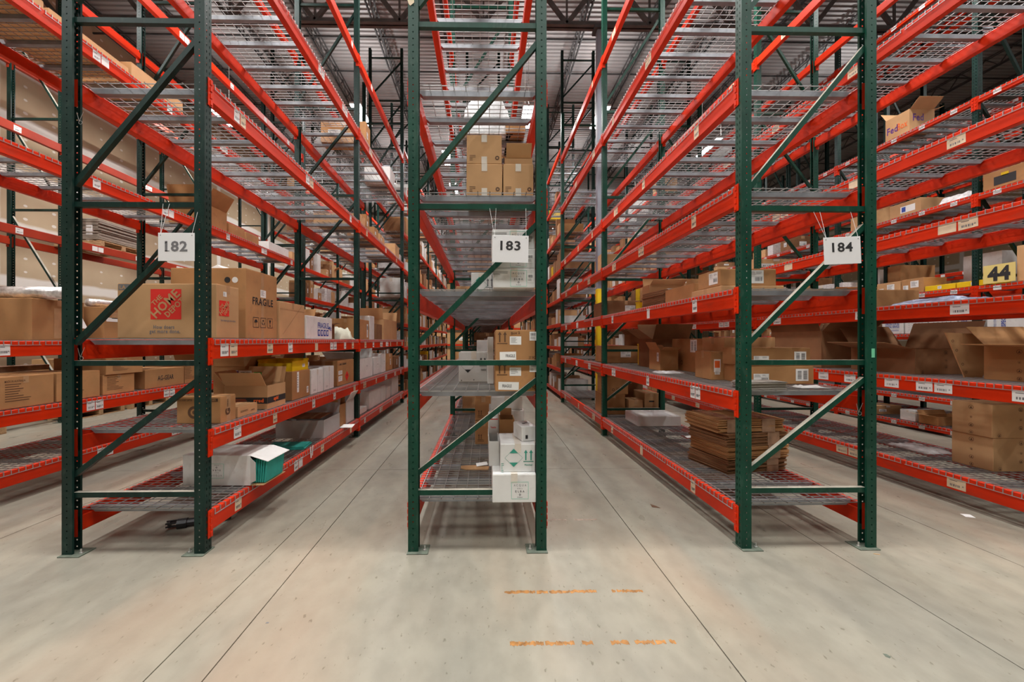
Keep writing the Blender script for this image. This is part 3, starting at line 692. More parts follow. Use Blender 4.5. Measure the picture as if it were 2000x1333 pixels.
# second shelf
z2 = LZ(LV182, 1)
def gbox(root, f, w, d, h):
    def pr(mb):
        d_ring(mb, f['F'], w*.40, h*.42, .030, .052); d_text(mb, f['F'], w*.40, h*.42, 'e', .045, 0, .2, .04); d_text(mb, f['F'], w*.2, h*.88, '# 12 COUNT CARTON', .016, 0, 0, .03, width=.11)
        d_quad(mb, f['F'], w*.80, h*.88, .10, .026); d_text(mb, f['F'], w*.80, h*.88, '02089', .018, 1, e=.003)
        d_text(mb, f['R'], d*.45, h*.38, 'G', .055, 0, pi/2, .06); d_text(mb, f['R'], d*.45, h*.72, 'SERIES', .016, 0, pi/2)
    prints(root, [BROWN_INK, CARD], pr)
carton('small brown carton with a round black letter emblem behind the rack end', PX(345,3.36), PX(431,3.36), 3.36, 3.56, z2, .22, CARD, deco=gbox, tape='TR')
def btape(root, f, w, d, h):
    def pr(mb):
        d_quad(mb, f['F'], w/2, h*.36, w, .062, 0, .001); d_quad(mb, f['R'], d/2, h*.36, d, .062, 0, .001)
        d_text(mb, f['F'], w*.80, h*.36, 'rrsd', .034, 1, 0, .05, .0024, .10); d_text(mb, f['R'], d*.45, h*.36, 'spid', .034, 1, 0, .05, .0024, .09); d_lines(mb, f['F'], w*.4, h*.36, .15, .04, 3, 1, 5)
    prints(root, [INK, ORANGE_INK], pr, 'black_tape')
carton('open brown carton wrapped in black tape with orange lettering', PX(438,4.06), -2.18, 4.06, 4.42, z2, .235, CARD2, openf={'F':-8+60,'L':50,'B':75}, deco=btape)
def mbox(root, f, w, d, h):
    prints(root, [BROWN_INK], lambda mb: (d_ring(mb, f['R'], d*.70, h*.3, .011, .016, 0, 0, pi, 8), d_ring(mb, f['R'], d*.70+.027, h*.3, .011, .016, 0, 0, pi, 8), d_lines(mb, f['R'], d*.3, h*.5, .12, .02, 2)))
carton('low brown carton with small arched emblem in front of the black-taped carton', -2.38, -2.19, 3.60, 3.90, z2, .095, CARD2, deco=mbox)
carton('tall brown carton carrying the yellow bin', -2.62, -2.20, 4.62, 5.08, z2, .33, CARD, deco=many(lab('R',.30,.6,.05,.24,'lines',4), lab('R',.85,.25,.05,.08,'vert',6)))
def bin_(label, X0, X1, Ya, Yb, z, h, m):
    w, d = X1-X0, Yb-Ya; root = empty('storage_bin', ((X0+X1)/2,(Ya+Yb)/2,z), label, 'bin'); t = .006
    mb = MB().box(-w/2,w/2,-d/2,d/2,0,t).box(-w/2,w/2,-d/2,-d/2+t,t,h*.7).box(-w/2,w/2,d/2-t,d/2,t,h).box(-w/2,-w/2+t,-d/2+t,d/2-t,t,h).box(w/2-t,w/2,-d/2+t,d/2-t,t,h*.85)
    mb.build('bin_body', m, root); MB().box(-w/2-.006,w/2+.006,d/2-.002,d/2+.008,h-.02,h).box(-w/2-.006,-w/2,-d/2,d/2,h-.02,h).build('bin_rim', m, root)
    label_part(root, faces(w,d,h)['R'], d*.7, h*.4, .07, .04, 3, 'lines'); return root
bin_('yellow plastic storage bin on top of the tall brown carton', -2.60, -2.21, 4.64, 5.05, z2+.331, .135, YELLOW)
# narrow packages stacked behind the black-taped carton
def pkg(label, X0, X1, Ya, Yb, z, h, m, deco=None, rot=0):
    w, d = X1-X0, Yb-Ya; root = empty('package', ((X0+X1)/2,(Ya+Yb)/2,z), label, 'package', None, rot); MB().cbox(-w/2,w/2,-d/2,d/2,0,h,.006).build('package_body', m, root)
    if deco: deco(root, faces(w,d,h), w, d, h)
    return root
carton('large open brown carton behind the black-taped carton', PX(445,4.75), -2.66, 4.50, 4.95, z2, .40, CARD, openf={'F':85,'R':60,'B':80}, deco=lab('F',.6,.85,.12,.03,'lines',2))
pkg('dark purple package lying in front of the large open carton', PX(447,4.46), PX(468,4.46), 4.43, 4.485, z2+.24, .11, PURPLE)
pkg('package covered with a white barcode label beside the purple package', PX(468,4.46)+.003, PX(496,4.46), 4.43, 4.485, z2+.24, .125, CARD, lab('F',.5,.5,.14,.11,'tall',8))
pkg('bright green package beside the barcode-covered package', PX(498,4.46), PX(513,4.46), 4.43, 4.485, z2+.24, .10, LIME)
MBt = MB().box(-.3,.3,0,.05,0,.24); tag(MBt.build('carton_insert', CARD3, None, (-2.55,4.435,z2)), 'brown cardboard insert standing under the purple package', 'cardboard')
wb = lambda k: many(lambda root, f, w, d, h: prints(root, [GREY_INK], lambda mb: (d_quad(mb, f['R'], d*.5, h*.5, .004, h, 0, .001), d_lines(mb, f['R'], d*.25, h*.15, .08, .03, 2))))
carton('first of two plain white boxes after the yellow bin', -2.60, -2.20, 5.12, 5.50, z2, .31, WCARD, deco=wb(0), tmat=WTAPE)
carton('second of two plain white boxes, next to the red-diamond carton', -2.60, -2.20, 5.53, 5.88, z2, .32, WCARD, deco=wb(1), tmat=WTAPE)
def haz(root, f, w, d, h):
    def pr(mb):
        d_poly(mb, f['R'], d*.55, h*.33, [(-.085,0),(0,-.085),(.085,0),(0,.085)], 0, .0018); d_text(mb, f['R'], d*.3, h*.85, 'CMC DESIGN', .03, 1, width=.3); d_ring(mb, f['R'], d*.55, h*.36, .008, .02, 1)
    prints(root, [RED_INK, INK], pr, 'red_diamond_label'); label_part(root, f['R'], d*.16, h*.52, .16, .06, 5, 'lines'); label_part(root, f['R'], d*.16, h*.28, .16, .08, 6, 'lines')
carton('brown carton with red diamond hazard label beside the second upright', -2.62, -2.20, 6.02, 6.76, z2, .38, CARD, deco=haz)
carton('brown carton with one open flap between the white boxes and the hazard carton', -3.0, -2.66, 5.3, 5.9, z2, .42, CARD3, openf={'R':70,'F':20,'B':70})
for k, (ya, yb, hh, m_, l_) in enumerate(((7.0,7.9,.36,WCARD,'large white open-topped box past the second upright'),(8.0,8.5,.34,WCARD,'white box with a narrow strap mark, second past the upright'),(8.6,8.95,.40,WCARD,'tall white carton near the end of the second shelf'),(9.1,9.6,.38,CARD,'brown carton after the tall white one on the second shelf'),(9.75,10.3,.30,CARD3,'dark brown carton at the end of the second shelf'))):
    carton(l_, -2.75, -2.21, ya, yb, z2, hh, m_, tmat=WTAPE, openf={'F':30,'B':80,'L':80} if k == 0 else None, deco=lab('R',.6,.5,.07,.14,'vert',k))
carton('flat light brown box lying low on the front edge past the upright', -2.5, -2.2, 6.9, 6.98, z2, .08, CARD2)
# bottom shelf
z1 = LZ(LV182, 0)
def acqua(root, f, side, u, v, s, inv=False, mats=(MINT, GREY_INK)):
    a = pi if inv else 0
    def pr(mb):
        for x, y, w_, h_ in ((0,.5,1,.02),(0,-.5,1,.02),(-.5,0,.02,1),(.5,0,.02,1)): d_quad(mb, f[side], u+x*s, v+y*s, w_*s, h_*s, 0, .0022)
        k = -1 if inv else 1
        d_text(mb, f[side], u, v+k*.30*s, 'A C Q U A', .12*s, 1, a, 0, width=.75*s); d_text(mb, f[side], u, v+k*.12*s, 'D E L L', .06*s, 1, a, width=.3*s); d_text(mb, f[side], u, v-k*.05*s, 'E L B A', .12*s, 1, a, width=.55*s)
        d_ring(mb, f[side], u, v-k*.25*s, .03*s, .06*s, 1, n=8); d_text(mb, f[side], u, v-k*.4*s, 'Profumi', .06*s, 1, a, width=.3*s)
    prints(root, list(mats), pr)
def lyingwhite(root, f, w, d, h):
    acqua(root, f, 'F', w*.33, h*.48, .13, True)
    for k in range(7):
        MB().cbox(-.012,.012,-.16,.16,-.10,.10,.004).build('teal_foam_sheet', TEALF, root, (w/2-.06+k*.022, 0, h*.5-.005), (0, .12*(k-3)*.3, 0))
    blob_ = MB().lathe([(.03,0),(.055,.012),(.06,.03),(.05,.05),(.02,.06)], 10); blob_.build('foam_cushion', WCARD, root, (-w/2-.001, -d*.1, h*.42), (0, -pi/2, 0))
t = carton('white box lying on its side with teal foam sheets showing at the open end', PX(357,3.68), PX(500,3.68)-.04, 3.68, 4.06, z1, .27, WCARD, rot=-.03, seam=False, tape=None, deco=None)
for o in list(t.children): bpy.data.objects.remove(o)
w, d, h = PX(500,3.68)-.04-PX(357,3.68), .38, .27; tt = .005
MB().box(-w/2,w/2,-d/2,-d/2+tt,0,h).box(-w/2,w/2,d/2-tt,d/2,0,h).box(-w/2,w/2,-d/2+tt,d/2-tt,0,tt).box(-w/2,w/2,-d/2+tt,d/2-tt,h-tt,h).box(-w/2,-w/2+tt,-d/2+tt,d/2-tt,tt,h-tt).build('box_body', WCARD, t)
MB().prism([(w/2,-d/2,h),(w/2,d/2,h),(w/2+.16,d/2,h-.05),(w/2+.16,-d/2,h-.05)],(0,0,-.004)).build('flap', WCARD, t)
MB().prism([(w/2,-d/2,.02),(w/2,-d/2,h-.02),(w/2+.06,-d/2-.02,h-.06),(w/2+.06,-d/2-.02,.05)],(0,.004,0)).build('flap', WCARD, t)
MB().prism([(w/2,-d/2,0),(w/2,d/2,0),(w/2+.12,d/2,.002),(w/2+.12,-d/2,.002)],(0,0,.004)).build('flap', CARD2, t)
f = faces(w,d,h); acqua(t, f, 'F', w*.50, h*.48, .13, True)
for k in range(8): MB().cbox(-.007,.007,-.15,.15,.012,.225-.004*abs(k-3),.003).build('teal_foam_sheet', TEALF, t, (w/2-.03+k*.019,0,0), (0,.05*(k-2)*.4,0))
MB().lathe([(.03,0),(.055,.012),(.06,.03),(.05,.05),(.02,.06)], 12).build('foam_cushion', WCARD, t, (-w/2, -d*.1, h*.42), (0,-pi/2,0))
sheets('foam_sheet_pile', 'teal foam sheets lying flat on the wire shelf', 'foam', -2.62, -2.18, 4.84, 5.10, z1, 3, .012, TEALF, .1, .015, 'foam_sheet', 3)
tag(MB().prism([(-.05,0,0),(-.02,0,0),(.0,0,-.14),(-.03,0,-.14)],(0,.003,0)).prism([(.02,0,0),(.045,0,0),(.03,0,-.12),(.01,0,-.12)],(0,.003,0)).build('white_strap', PAPER, None, (-2.12,4.95,z1+.02), (0,0,pi/2)), 'white strap ends hanging over the bottom beam', 'strap')
carton('shallow pale grey open carton deep on the bottom shelf', -2.80, -2.16, 5.42, 6.0, z1, .24, mat('grey_white_board',(.45,.44,.43),.7,var=.08,scale=4), openf={'L':15,'B':70}, tape=None)
tag(MB().prism([(-.3,-.15,0),(.25,-.15,0),(.3,.15,.03),(-.25,.15,.03)],(0,0,.005)).build('loose_cardboard', CARD3, None, (-2.5,5.65,z1+.245)), 'brown cardboard lid resting on the pale grey open carton', 'cardboard')
carton('narrow brown open carton on the bottom shelf before the second upright', -2.6, -2.19, 6.08, 6.34, z1, .34, CARD, openf={'F':60,'B':85})
carton('white box with a peaked top beside the second upright on the bottom shelf', -2.5, -2.19, 6.37, 6.74, z1, .36, WCARD, openf={'L':45,'R':60})
tag(MB().prism([(-.15,-.1,0),(.15,-.08,0),(.13,.12,.01),(-.13,.1,.01)],(0,0,.003)).build('paper_sheet', PAPER, None, (-2.15,6.15,z1+.002)), 'white paper sheet hanging over the beam on the bottom shelf', 'paper')
for k, (ya, yb, hh, l_) in enumerate(((7.1,7.5,.10,'low white tray just past the second upright, bottom shelf'),(7.65,8.5,.34,'white slanted tray, first of the pair on the bottom shelf'),(8.55,8.9,.34,'white slanted tray, second of the pair on the bottom shelf'),(9.0,9.35,.26,'little white house-shaped box on the bottom shelf'),(9.5,10.2,.42,'white carton with a teal top at the end of the bottom shelf'))):
    t = carton(l_, -2.7, -2.2, ya, yb, z1, hh, WCARD, tmat=WTAPE if k < 4 else TEALF)
# ---- middle rack, numbered 183
x0, x1 = .055, .475-.078-.004
def acq(root, f, w, d, h): acqua(root, f, 'F', w*.63, h*.42, min(h*.62, .13))
za = LZ(LV183, 0)
carton('white box with a thin teal square frame at the bottom right of rack 183', .055, .392, 3.10, 3.56, za, .222, WCARD, deco=acq, tmat=WTAPE)
def gd(root, f, w, d, h):
    def pr(mb):
        d_diamond(mb, f['F'], w*.38, h*.50, .070); d_arrows(mb, f['F'], w*.80, h*.56, .085, 0); d_text(mb, f['F'], w*.80, h*.25, 'FRAGILE', .013, 0, width=.06)
        d_lines(mb, f['F'], w*.06, h*.15, .02, .08, 6, 0)
    prints(root, [TEAL_INK], pr)
carton('white box with a teal diamond and two arrows', .118, .392, 3.14, 3.50, za+.223, .222, WCARD, deco=gd, tmat=WTAPE)
carton('narrow white open box left of the teal-diamond box', .03, .114, 3.30, 3.60, za+.223, .20, WCARD, openf={'B':85,'L':80}, tape=None)
def yuz(root, f, w, d, h): prints(root, [RED_INK, INK], lambda mb: (d_text(mb, f['F'], w*.5, h*.75, 'Vestis', .02, 0, width=.05), d_ring(mb, f['F'], w*.35, h*.4, .001, .007, 0), d_quad(mb, f['F'], w*.5, h*.97, w*.95, .008, 0)))
carton('small white box with red printing above the narrow open box', .028, .115, 3.62, 3.95, za+.223, .33, WCARD, deco=yuz, tape=None)
def gf(root, f, w, d, h): pass
t = carton('open brown box filled with dark green film on the teal-diamond box', .125, .255, 3.52, 3.75, za+.223, .335, CARD, openf={'B':85,'L':80})
blob_o = blob('green_film', 'crumpled dark green plastic film inside the open brown box', 'film', .132, .248, 3.53, 3.74, za+.40, .13, GREENP, 9, 10, 10, .4)
pkg('small white tilted box with dark marks on top of the teal-diamond box', .262, .392, 3.2, 3.42, za+.447, .12, WCARD, lambda root, f, w, d, h: prints(root, [INK], lambda mb: (d_ring(mb, f['T'], w*.4, d*.5, .006, .014, 0, n=8), d_ring(mb, f['T'], w*.65, d*.6, .006, .014, 0, n=8), d_quad(mb, f['F'], w*.3, h*.3, .02, .03, 0))), .25)
def bd(root, f, w, d, h): prints(root, [INK, RED_INK], lambda mb: (d_diamond(mb, f['F'], w*.66, h*.62, .07, 0), d_quad(mb, f['F'], w*.22, h*.25, w*.4, .012, 1)))
carton('cream white box with a black diamond behind the green-film box', .04, .385, 3.98, 4.4, za, .56, WCARD, deco=bd, tmat=WTAPE)
carton('pale box with cut corners on top of the black-diamond box', .06, .37, 4.0, 4.38, za+.561, .13, WCARD, tmat=WTAPE)
for k in range(2):
    carton(('lower','upper')[k]+' of two brown cartons stacked behind the white boxes', PX(928,4.85), PX(957,4.85)+.02, 4.85, 5.3, za+.29*k, .285, CARD, deco=many(lambda root,f,w,d,h: prints(root,[BROWN_INK],lambda mb:(d_arrows(mb,f['F'],w*.3,h*.3,.06,0),d_lines(mb,f['F'],w*.35,h*.15,.08,.03,2)))))
carton('brown carton with a torn top above the two stacked brown cartons', PX(915,4.95), PX(950,4.95), 4.9, 5.3, za+.581, .13, CARD2, openf={'F':10,'L':20})
tag(MB().prism([(-.14,-.03,0),(-.08,-.07,0),(.13,-.08,.002),(.14,.03,.0),(.02,.06,.004),(-.14,.05,.002)],(0,0,.006)).build('cardboard_piece', CARD2, None, (-.10,3.95,za)), 'torn brown cardboard piece lying on the bottom wire shelf', 'cardboard')
tag(MB().prism([(-.06,-.04,.0),(.05,-.05,.012),(.06,.04,.016),(-.05,.05,.004)],(0,0,.002)).build('paper_note', PAPER, None, (-.035,4.02,za+.007), .2), 'crooked white paper note lying on the torn cardboard piece', 'paper')
zb = LZ(LV183, 1)
def fr(k):
    def g(root, f, w, d, h):
        def pr(mb):
            d_arrows(mb, f['F'], w*.17, h*.74, .085, 0); d_text(mb, f['F'], w*.5, h*.90, 'Box 2', .02, 0, .1); d_text(mb, f['F'], w*.93, h*.12, '37 PCS', .022, 0, 0, width=.06)
        prints(root, [BROWN_INK], pr); label_part(root, f['F'], w*.50, h*.66, .09, .065, 3+k, 'lines'); label_part(root, f['F'], w*.94, h*.80, .055, .07, 4+k, 'vert')
        u, ww = (.31, .128) if k else (.33, .16)
        mb = MB(); d_quad(mb, f['F'], w*u, h*.18, ww, .062, 0, .0014, .02 if k else -.02); d_text(mb, f['F'], w*(u+(.06 if k else -.04)), h*.18, 'FRAGILE', .024, 1, 0, .012, .0024, .072); mb.build('fragile_label', [PAPER, INK], root)
    return g
carton('lower brown carton with a fragile label, two arrows and a wide white tag', .078, .392, 3.14, 3.62, zb, .232, CARD, deco=fr(0), tape=None)
carton('upper brown carton with a fragile label, flush on its twin', .080, .392, 3.14, 3.62, zb+.233, .248, CARD, deco=fr(1), tape=None)
def wh(root, f, w, d, h):
    prints(root, [INK], lambda mb: (d_diamond(mb, f['F'], w*.30, h*.52, .062, 0), d_arrows(mb, f['F'], w*.80, h*.66, .075, 0), d_text(mb, f['F'], w*.82, h*.4, 'FRAGILE', .014, 0, width=.05), d_ring(mb, f['F'], w*.5, h*.06, .002, .006, 0, n=8), d_ring(mb, f['F'], w*.09, h*.04, .002, .006, 0, n=8)))
carton('white box with a black diamond and arrows, left of the fragile cartons', PX(896,3.88), PX(955,3.88), 3.88, 4.22, zb, .285, WCARD, deco=wh, tmat=WTAPE)
carton('tall white box close behind the fragile cartons', .02, .075, 3.66, 4.1, zb, .43, WCARD, tape=None)
carton('light grey box behind the white black-diamond box', PX(931,4.35), PX(958,4.35), 4.35, 4.7, zb, .40, WCARD, tape=None)
carton('small white box with a teal patch beside the tall white box', PX(955,4.15), PX(964,4.15), 4.15, 4.3, zb, .36, WCARD, tape=None, deco=lambda root,f,w,d,h: prints(root,[TEALF],lambda mb:d_quad(mb,f['F'],w*.5,h*.5,w*.8,.05)))
zc3 = LZ(LV183, 2)
def aq3(root, f, w, d, h): acqua(root, f, 'F', w*.60, h*.48, min(h*.82,.13)); label_part(root, f['F'], w*.88, h*.5, .05, .07, 3, 'vert'); prints(root, [GREY_INK], lambda mb: d_lines(mb, f['F'], w*.17, h*.75, .12, .03, 3, 0))
for k, (z, l_) in enumerate(((0,'lowest'),(.155,'middle'),(.31,'topmost'))):
    carton('%s of three flat white boxes stacked behind sign 183' % l_, .062-.004*k, .392, 3.14+.01*k, 3.60, zc3+z, .153, WCARD, deco=aq3, tmat=WTAPE)
carton('white box with a teal-topped diamond left of the flat white stack', PX(920,3.4), .055, 3.42, 3.8, zc3, .165, WCARD, tmat=WTAPE, deco=lambda root,f,w,d,h: prints(root,[TEAL_INK,GREY_INK],lambda mb:(d_diamond(mb,f['F'],w*.4,h*.35,.07,0),d_arrows(mb,f['F'],w*.9,h*.45,.07,1))))
carton('light brown carton beside the teal-topped diamond box', PX(890,4.1), PX(918,4.1), 4.1, 4.4, zc3, .14, CARD2)
zd = LZ(LV183, 3)
lbt = lambda root,f,w,d,h: (prints(root,[BROWN_INK],lambda mb:(d_lines(mb,f['F'],w*.17,h*.2,.05,.05,4),d_ring(mb,f['F'],w*.87,h*.2,.008,.018,0,n=8))), prints(root,[WTAPE],lambda mb:(d_quad(mb,f['F'],w*.5,h*.88,.045,.06),d_quad(mb,f['F'],w*.5,h*.12,.045,.06)),'tape_end'))
carton('brown taped carton, lower left of the stack at the top of rack 183', PX(911,3.28), PX(981,3.28), 3.28, 3.75, zd, .262, CARD2, deco=lbt)
carton('brown taped carton on top of the lower left one', PX(911,3.28)+.002, PX(980,3.28), 3.285, 3.75, zd+.263, .235, CARD2, deco=lbt)
carton('brown taped carton, lower right of the stack, touching the upright', PX(982,3.28)+.004, .392, 3.28, 3.75, zd, .262, CARD2, deco=lbt)
carton('pale brown carton with a lifted white-edged flap on the right taped carton', PX(985,3.32)+.004, .392, 3.34, 3.72, zd+.263, .075, CARD2, openf={'F':55,'B':40})
ze = LZ(LV183, 4)
blob('plastic_sack', 'big white plastic sack lying high in the middle rack', 'bag', -.24, .27, 3.95, 4.4, ze, .48, BUBBLE, 3, 14, 12, .12)
carton('wide brown carton behind the white plastic sack', -.1, .38, 4.5, 5.0, ze, .22, CARD2)
carton('flat brown carton beside the white sack, right', .2, .39, 3.9, 4.5, ze, .12, CARD)
# ---- rack numbered 184
z1 = LZ(LV184,0); z2 = LZ(LV184,1); z3 = LZ(LV184,2); z4 = LZ(LV184,3)
def bluep(root,f,w,d,h): prints(root,[BUBBLE],lambda mb:(d_quad(mb,f['T'],w*.6,d*.5,w*.5,d*.8)),'clear_pouch')
carton('flat white foam box lying alone on the bottom wire shelf', 2.31, 2.97, 6.05, 6.60, z1, .15, WCARD, deco=bluep, tape=None)
for k in range(4):
    dx = (.0,.02,.01,-.03)[k]; sheets('flattened_carton_bundle', ('lowest bundle','second bundle from the bottom','third bundle from the bottom','topmost bundle')[k]+' of flattened brown cartons in the film-wrapped pile', 'cardboard', 2.28+dx, 2.98+dx, 3.92, 4.46, z1+.132*k, 12, .0107, CARD3 if k % 2 == 0 else CARD, (.22,.18,.2,.10)[k], .012, 'cardboard_sheet', k+5, BROWNFILM)
tag(MB().prism([(-.06,-.04,0),(.05,-.05,.01),(.07,.03,.02),(-.05,.05,.004)],(0,0,.002)).build('paper_note', PAPER, None, (2.75,5.35,z1)), 'small white paper note on the bottom shelf behind the cardboard pile', 'paper')
def face_(root,f,w,d,h):
    prints(root,[BROWN_INK],lambda mb:(d_ring(mb,f['F'],w*.72,h*.62,.040,.043),d_ring(mb,f['F'],w*.68,h*.68,.006,.008,0,n=8),d_ring(mb,f['F'],w*.78,h*.68,.006,.008,0,n=8),d_ring(mb,f['F'],w*.72,h*.55,.012,.014,0,pi,2*pi),d_ring(mb,f['F'],w*.72,h*.3,.028,.03)),'hand_drawing')
    mb = MB(); d_quad(mb,f['F'],w*.16,h*.5,.065,.13,0,.0014); d_quad(mb,f['F'],w*.16,h*.55,.052,.07,1,.002); mb.build('picture_label',[PAPER,ORANGE_INK],root); label_part(root,f['F'],w*.16,h*.24,.05,.03,2,'lines')
carton('brown carton with a face drawn on it and a small picture label', PX(1392,4.0), PX(1455,4.0)+.05, 4.0, 4.35, z2, .285, CARD, rot=-.06, deco=face_)
carton('big brown carton with a tall barcode sheet on its side', 2.60, 3.0, 4.62, 5.55, z2, .42, CARD, deco=many(lab('L',.62,.78,.16,.16,'tall',5), lambda root,f,w,d,h: prints(root,[BROWN_INK],lambda mb:d_ring(mb,f['L'],d*.3,h*.25,.02,.03))))
carton('small brown carton with torn flaps before the big barcode carton', 2.30, 2.54, 5.25, 5.6, z2, .27, CARD, openf={'F':20,'L':60,'B':30}, deco=lab('L',.8,.65,.06,.12,'vert',8))
carton('open brown carton behind the small torn one', 2.4, 2.95, 5.75, 6.25, z2, .42, CARD3, openf={'L':35,'F':60,'B':70})
bin_('narrow yellow bin between the open carton and the second upright', 2.5, 2.66, 6.35, 6.55, z2, .34, YELLOW)
LNG = lambda s_: many(lab('F',.34,.42,.13,.075,'ship',s_), lab('F',.83,.5,.12,.115,'tall',s_+3))
carton('lower of two long brown cartons with shipping labels at the rack end', 2.40, 3.00, 3.62, 4.0, z2, .165, CARD, deco=many(lab('F',.20,.35,.14,.07,'ship',3), lab('F',.82,.5,.115,.11,'tall',6)), rot=-.02)
carton('upper of two long brown cartons with shipping labels at the rack end', 2.37, 2.97, 3.62, 3.98, z2+.166, .165, CARD, deco=many(lab('F',.24,.33,.14,.07,'ship',4), lab('F',.84,.45,.11,.11,'tall',9)))
sheets('envelope_pile', 'tied pile of grey envelopes on the shelf at the rack end', 'envelopes', 2.12, 2.46, 3.22, 3.42, z2, 10, .006, mat('grey_envelope',(.35,.32,.28),.8,var=.1,scale=8), .12, .012, 'envelope', 3)
blob('crumpled_paper', 'crumpled white paper beside the tied envelopes', 'paper', 2.62, 2.86, 3.28, 3.42, z2, .035, PAPER, 8, 8, 6, .7)
blob('bubble_wrap', 'strip of white bubble wrap on the front edge of the shelf', 'packing', 2.08, 2.42, 4.75, 5.0, z2, .035, BUBBLE, 4, 14, 8, .5)
carton('plain brown carton standing behind the two long labelled cartons', 2.45, 2.98, 4.08, 4.5, z2, .43, CARD2)
def L3(root,f,w,d,h): label_part(root,f['F'],w*.62,h*.52,.155,.115,5,'ship'); label_part(root,f['L'],d*.72,h*.5,.14,.105,7,'ship')
carton('long brown carton with two white shipping labels, third shelf at the rack end', PX(1406,3.5), PX(1516,3.5), 3.50, 3.86, z3+.062, .148, CARD, deco=L3)
carton('flat brown carton beneath the double-labelled long carton', 2.06, 2.62, 3.48, 3.98, z3, .060, CARD2, deco=None)
carton('brown carton behind the double-labelled long carton', 2.12, 2.6, 4.05, 4.7, z3, .165, CARD)
t = sheets('wrapped_cardboard_bundle', 'reddish brown cardboard bundle wrapped in clear film on the third shelf', 'cardboard', 2.15, 2.7, 4.85, 5.45, z3, 12, .017, CARD3, .05, .008, 'cardboard_sheet', 6, FILM)
carton('tall open brown carton beside the film-wrapped bundle', 2.3, 2.8, 5.6, 5.85, z3, .36, CARD2, openf={'F':30,'B':80})
bin_('yellow bin on the third shelf behind the film-wrapped bundle', 2.3, 2.6, 5.95, 6.1, z3, .16, YELLOW)
for k,(x0_,x1_,ya,yb,z,hh,m_,l_) in enumerate(((2.1,2.8,6.95,7.75,z3,.27,CARD3,'dark brown labelled carton past the second upright, third shelf'),
    (2.1,2.7,7.0,7.6,z2,.30,CARD,'brown carton with white label past the second upright, second shelf'),(2.75,3.0,7.0,7.9,z2,.5,CARD3,'tall dark open carton past the second upright'),
    (2.06,2.45,7.0,7.5,z1,.36,CARD,'lower brown carton at the front left of the bottom pile'),(2.1,2.5,7.0,7.5,z1+.361,.30,CARD,'upper brown carton at the front left of the bottom pile'),
    (2.5,2.75,6.97,7.3,z1,.26,CARD2,'small brown carton in the middle of the bottom pile'),(2.78,3.03,6.97,7.5,z1,.38,CARD2,'brown carton with a handle slot in the bottom pile'),
    (2.52,3.0,7.6,8.2,z1,.55,CARD3,'large dark carton at the back of the bottom pile'))):
    def dk(root,f,w,d,h,k=k):
        if k in (0,1): label_part(root,f['F'],w*.6,h*.5,.18,.10,k,'ship')
        if k == 6: prints(root,[INK],lambda mb:d_quad(mb,f['F'],w*.5,h*.62,.09,.025),'handle_slot')
        if k in (3,4,5): prints(root,[BROWN_INK],lambda mb:(d_ring(mb,f['F'],w*.35,h*.25,.015,.025,0,n=8),d_lines(mb,f['F'],w*.6,h*.3,.1,.05,3)))
    carton(l_, x0_, x1_, ya, yb, z, hh, m_, deco=dk, openf={'F':40,'B':70,'L':50} if k in (2,4) else None)
# ---- rack across the aisle right of sign 184
z1 = LZ(LV185,0); z2 = LZ(LV185,1); z3 = LZ(LV185,2)
def fox(sides):
    def g(root,f,w,d,h):
        def pr(mb):
            for s in sides:
                dd = d if s in 'LR' else w
                for (u,v,r) in ((.5,.85,.022),(.5,.55,.012),(.5,.3,.02),(.12 if s=='F' else .5,.08,.018)):
                    d_ring(mb,f[s],dd*u,h*v,r*.85,r,0,n=12); d_poly(mb,f[s],dd*u,h*v,[(-r*.5,-r*.5),(r*.5,-r*.5),(r*.2,r*.1),(r*.1,r*.6),(-r*.2,r*.1)],0,.0024)
        prints(root,[BROWN_INK],pr)
    return g
carton('lower of two brown cartons with small round symbols stacked at far right', 5.09, 5.66, 3.94, 4.30, z1, .335, CARD2, deco=fox('LF'), tape=None)
carton('upper of two brown cartons with small round symbols stacked at far right', 5.08, 5.66, 3.94, 4.29, z1+.336, .335, CARD2, deco=fox('LF'), tape=None)
blob('plastic_film', 'crumpled clear film left on the bottom wire shelf', 'film', 5.1, 5.45, 4.55, 5.05, z1, .07, FILM, 5, 14, 10, .6)
blob('shipping_bag', 'blue grey plastic shipping bag on the third shelf', 'bag', 4.72, 5.35, 3.98, 4.65, z3, .085, BLUEBAG, 6, 16, 12, .35)
carton('long dark open carton with folded-out flaps on the second shelf', 4.90, 5.62, 4.50, 5.30, z2, .29, CARD3, openf={'B':55,'L':12,'R':70}, deco=fox('F'))
carton('big open carton with a wide torn flap at the right picture edge', 5.02, 5.66, 3.42, 3.96, z2, .33, CARD, openf={'L':4,'B':50,'F':-40}, deco=fox('L'))
Yp = 4.16; pc = [(PX(a,Yp), 0, PZ(b,PX(a,Yp),Yp)) for a, b in ((1886,741),(1918,738),(1966,655),(1847,650))]
mbp = MB().prism(pc, (0,.012,0)); f = Face(pc[0],(1,0,0),(0,0,1)); ex = Vector(pc[3])-Vector(pc[0]); 
for q in (.15,.32,.62,.82): d_ring(mbp, f, ex.x*q+.035, ex.z*q, .010, .014, 1, n=10)
o = mbp.build('leaning_cardboard', [CARD2, BROWN_INK], None, (0,Yp,0)); tag(o, 'pale cardboard panel with dark edge symbols leaning between two open cartons', 'cardboard')
carton('brown open carton seen between sign 184 and the stacked cartons', 4.75, 5.5, 5.6, 6.6, z2, .52, CARD3, openf={'F':40,'L':70,'R':60})
carton('brown carton on the third shelf behind the second upright of the right rack', 4.8, 5.5, 5.0, 5.5, z3, .24, CARD)
carton('brown open carton on the third shelf, flaps standing up', 4.8, 5.4, 5.6, 6.1, z3, .16, CARD2, openf={'F':45,'B':80,'R':70})
